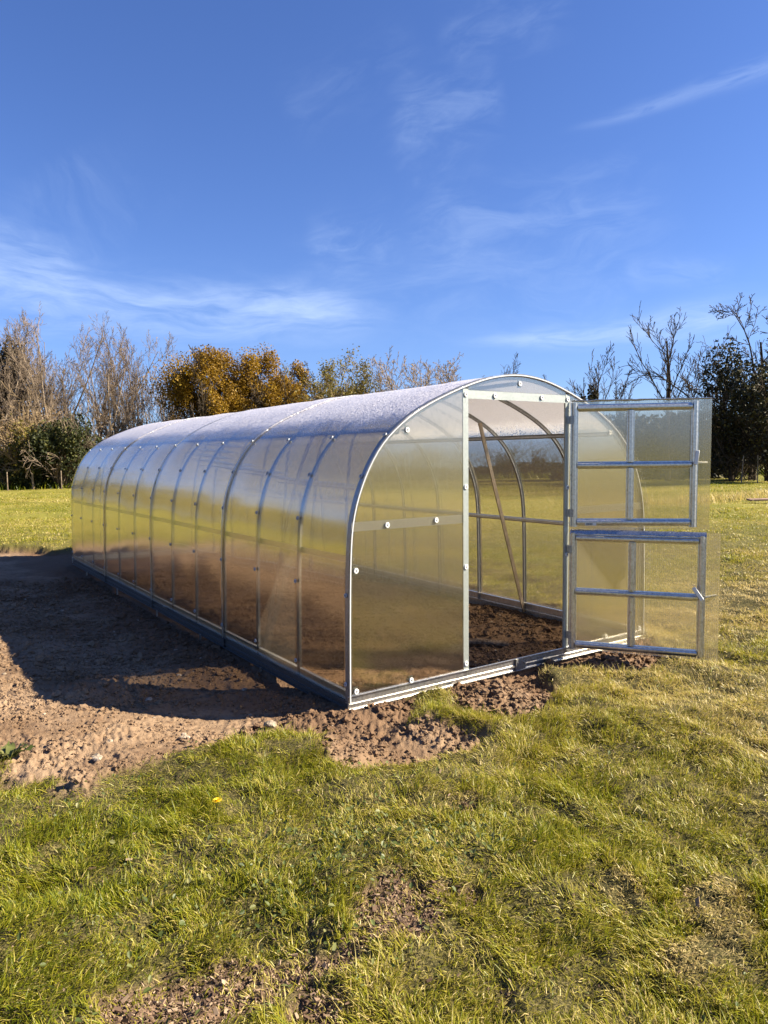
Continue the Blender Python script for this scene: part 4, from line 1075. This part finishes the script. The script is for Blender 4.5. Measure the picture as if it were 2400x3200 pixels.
def build_posts():
    mb = MB(); k = 8
    mb.bar((0, 0, -.2), (0, 0, 1.25), [(.035*math.cos(t), .035*math.sin(t)) for t in np.linspace(0, 2*PI, k, endpoint=False)], (1, 0, 0))
    p0 = mb.build('fence_post', M['bark_pale'], None, smooth=True)
    data = [(14, 54, 0, 'thin pale fence post at the left edge of the field'), (131, 54, 0, 'thin pale fence post before the dark ivy bush'), (1602, 41, .13, 'thin leaning fence post in front of the dark ivy trees'), (1637, 41, .0, 'upright thin fence post nearest the right edge')]
    for i, (u, d, ln, lb) in enumerate(data):
        o = p0 if i == 0 else p0.copy()
        if i: COL.objects.link(o)
        x, y = at(u, d); o.location = (x, y, hz(x, y)); o.rotation_euler = (0, ln, 0)
        if i > 1: o.scale = (.8, .8, 1.1)
        tag(o, lb, 'fence post', 'thin fence posts along the field edge')
build_posts()

# ------------------------------------------------------------------ light
SUN = Vector((1.14, -.82, 1.0)).normalized()
EL = math.asin(SUN.z); AZ = math.atan2(SUN.x, SUN.y)
sl = bpy.data.lights.new('sun', 'SUN'); so = bpy.data.objects.new('sun', sl); COL.objects.link(so)
sl.energy = 5.0; sl.angle = rad(.53); sl.color = (1.0, .89, .69)
so.rotation_euler = (-SUN).to_track_quat('-Z', 'Y').to_euler(); so.location = (20, -20, 20)

wd = bpy.data.worlds.new('World'); sc.world = wd; wd.use_nodes = True
T = NT(wd.node_tree); wd.node_tree.nodes.clear()
wo = T.n('ShaderNodeOutputWorld'); bg = T.n('ShaderNodeBackground')
sky = T.n('ShaderNodeTexSky', sky_type='NISHITA'); sky.sun_disc = False; sky.sun_elevation = EL; sky.sun_rotation = AZ
sky.air_density = 1.0; sky.dust_density = .35; sky.ozone_density = 3.0; sky.altitude = 0
gen = T.n('ShaderNodeTexCoord').outputs['Generated']
sp = T.n('ShaderNodeSeparateXYZ'); T.l(gen, sp.inputs[0])
az = T.m('ARCTAN2', sp.outputs[0], sp.outputs[1]); el = T.m('ARCSINE', sp.outputs[2])
cmb = T.n('ShaderNodeCombineXYZ'); T.l(az, cmb.inputs[0]); T.l(T.m('MULTIPLY', el, 2.2), cmb.inputs[1])
wn = T.n('ShaderNodeTexNoise'); wn.inputs['Scale'].default_value = 5; wn.inputs['Detail'].default_value = 4; T.l(cmb.outputs[0], wn.inputs['Vector'])
wsep = T.n('ShaderNodeSeparateXYZ'); T.l(wn.outputs['Color'], wsep.inputs[0])
def streak(p, q, w0, w1, amt, warp=.05, nsc=(6, 30), lo=.35, hi=.75, fade=(.15, .8)):
    a0, e0 = azel(*p); a1, e1 = azel(*q); L = math.hypot(a1-a0, e1-e0); ux, uy = (a1-a0)/L, (e1-e0)/L
    da = T.m('ADD', T.m('SUBTRACT', az, a0), T.m('MULTIPLY', T.m('SUBTRACT', wsep.outputs[0], .5), warp))
    de = T.m('ADD', T.m('SUBTRACT', el, e0), T.m('MULTIPLY', T.m('SUBTRACT', wsep.outputs[1], .5), warp))
    u = T.m('DIVIDE', T.m('ADD', T.m('MULTIPLY', da, ux), T.m('MULTIPLY', de, uy)), L)
    v = T.m('SUBTRACT', T.m('MULTIPLY', de, ux), T.m('MULTIPLY', da, uy))
    w = T.m('ADD', T.m('MULTIPLY', T.m('MAXIMUM', u, 0.0), w1-w0), w0)
    g = T.m('POWER', 2.718, T.m('MULTIPLY', T.m('POWER', T.m('DIVIDE', v, w), 2.0), -1.0))
    ends = T.m('MULTIPLY', T.sm(u, 0.0, fade[0]), T.m('SUBTRACT', 1.0, T.sm(u, fade[1], 1.05)))
    cv = T.n('ShaderNodeCombineXYZ'); T.l(T.m('MULTIPLY', u, nsc[0]*L), cv.inputs[0]); T.l(T.m('MULTIPLY', v, nsc[1]), cv.inputs[1]); cv.inputs[2].default_value = p[0]*.01
    ns = T.sm(T.noise(cv.outputs[0], 1.5, 6, .62, .6), lo, hi)
    return T.m('MULTIPLY', T.m('MULTIPLY', g, ends), T.m('MULTIPLY', ns, amt))
ST = [streak((1190, 285), (1800, 95), .004, .012, .17, .02, (10, 60), .25, .6, (.35, 1.0)),
      streak((930, 748), (1720, 660), .004, .026, .42, .03, (8, 40), .2, .65, (.35, .75)),
      streak((-80, 570), (880, 700), .030, .024, .38, .05, (6, 30), .25, .75, (.02, .75)),
      streak((-150, 655), (820, 670), .035, .035, .34, .06, (5, 26), .3, .75, (.02, .8)),
      streak((-120, 520), (200, 600), .05, .03, .45, .06, (6, 22), .3, .8, (.02, .7)),
      streak((640, 545), (860, 470), .035, .03, 0.25, .07, (9, 24), .35, .8, (.2, .8)),
      streak((850, 520), (1450, 430), .05, .05, 0.18, .07, (7, 22), .35, .8, (.2, .8)),
      streak((560, 640), (1500, 560), .07, .06, 0.14, .08, (6, 18), .35, .8, (.2, .8)),
      streak((830, 260), (1090, 210), .05, .03, 0.17, .05, (8, 26), .35, .8, (.3, .9)),
      streak((880, 400), (1000, 250), .05, .05, 0.12, .06, (8, 20), .35, .8, (.2, .8)),
      streak((600, 250), (900, 90), .03, .03, 0.08, .05, (8, 26), .35, .8, (.2, .8)),
      streak((930, 100), (1250, 0), .03, .03, 0.12, .05, (8, 26), .35, .8, (.2, .8)),
      streak((100, 330), (250, 560), .06, .08, 0.10, .08, (8, 18), .35, .8, (.2, .8)),
      streak((1340, 590), (1600, 585), .012, .014, 0.17, .04, (9, 30), .3, .75, (.2, .8))]
acc = ST[0]
for s_ in ST[1:]: acc = T.m('ADD', acc, s_)
hazeband = T.m('MULTIPLY', T.m('POWER', 2.718, T.m('MULTIPLY', T.m('ABSOLUTE', el), -9.0)), .22)
acc = T.m('MINIMUM', T.m('ADD', acc, hazeband), .9)
skyc = T.mix(1.0, sky.outputs[0], (.55, .69, 1.06), 'MULTIPLY')
cl = T.mix(acc, skyc, (4.2, 5.3, 7.4))
T.l(cl, bg.inputs[0]); bg.inputs[1].default_value = .054
T.l(bg.outputs[0], wo.inputs[0])

# ------------------------------------------------------------------ render settings
sc.view_settings.view_transform = 'Standard'; sc.view_settings.look = 'None'
sc.view_settings.exposure = 1.66; sc.view_settings.gamma = 1.0; sc.view_settings.use_curve_mapping = False
cyc = sc.cycles
cyc.max_bounces = 14; cyc.transparent_max_bounces = 24; cyc.transmission_bounces = 12; cyc.glossy_bounces = 4; cyc.diffuse_bounces = 3
cyc.sample_clamp_indirect = 4.0; cyc.blur_glossy = .8; cyc.caustics_reflective = False; cyc.caustics_refractive = False
cyc.use_denoising = True
try: cyc.denoiser = 'OPENIMAGEDENOISE'; cyc.denoising_prefilter = 'ACCURATE'
except Exception: pass
cyc.use_adaptive_sampling = False
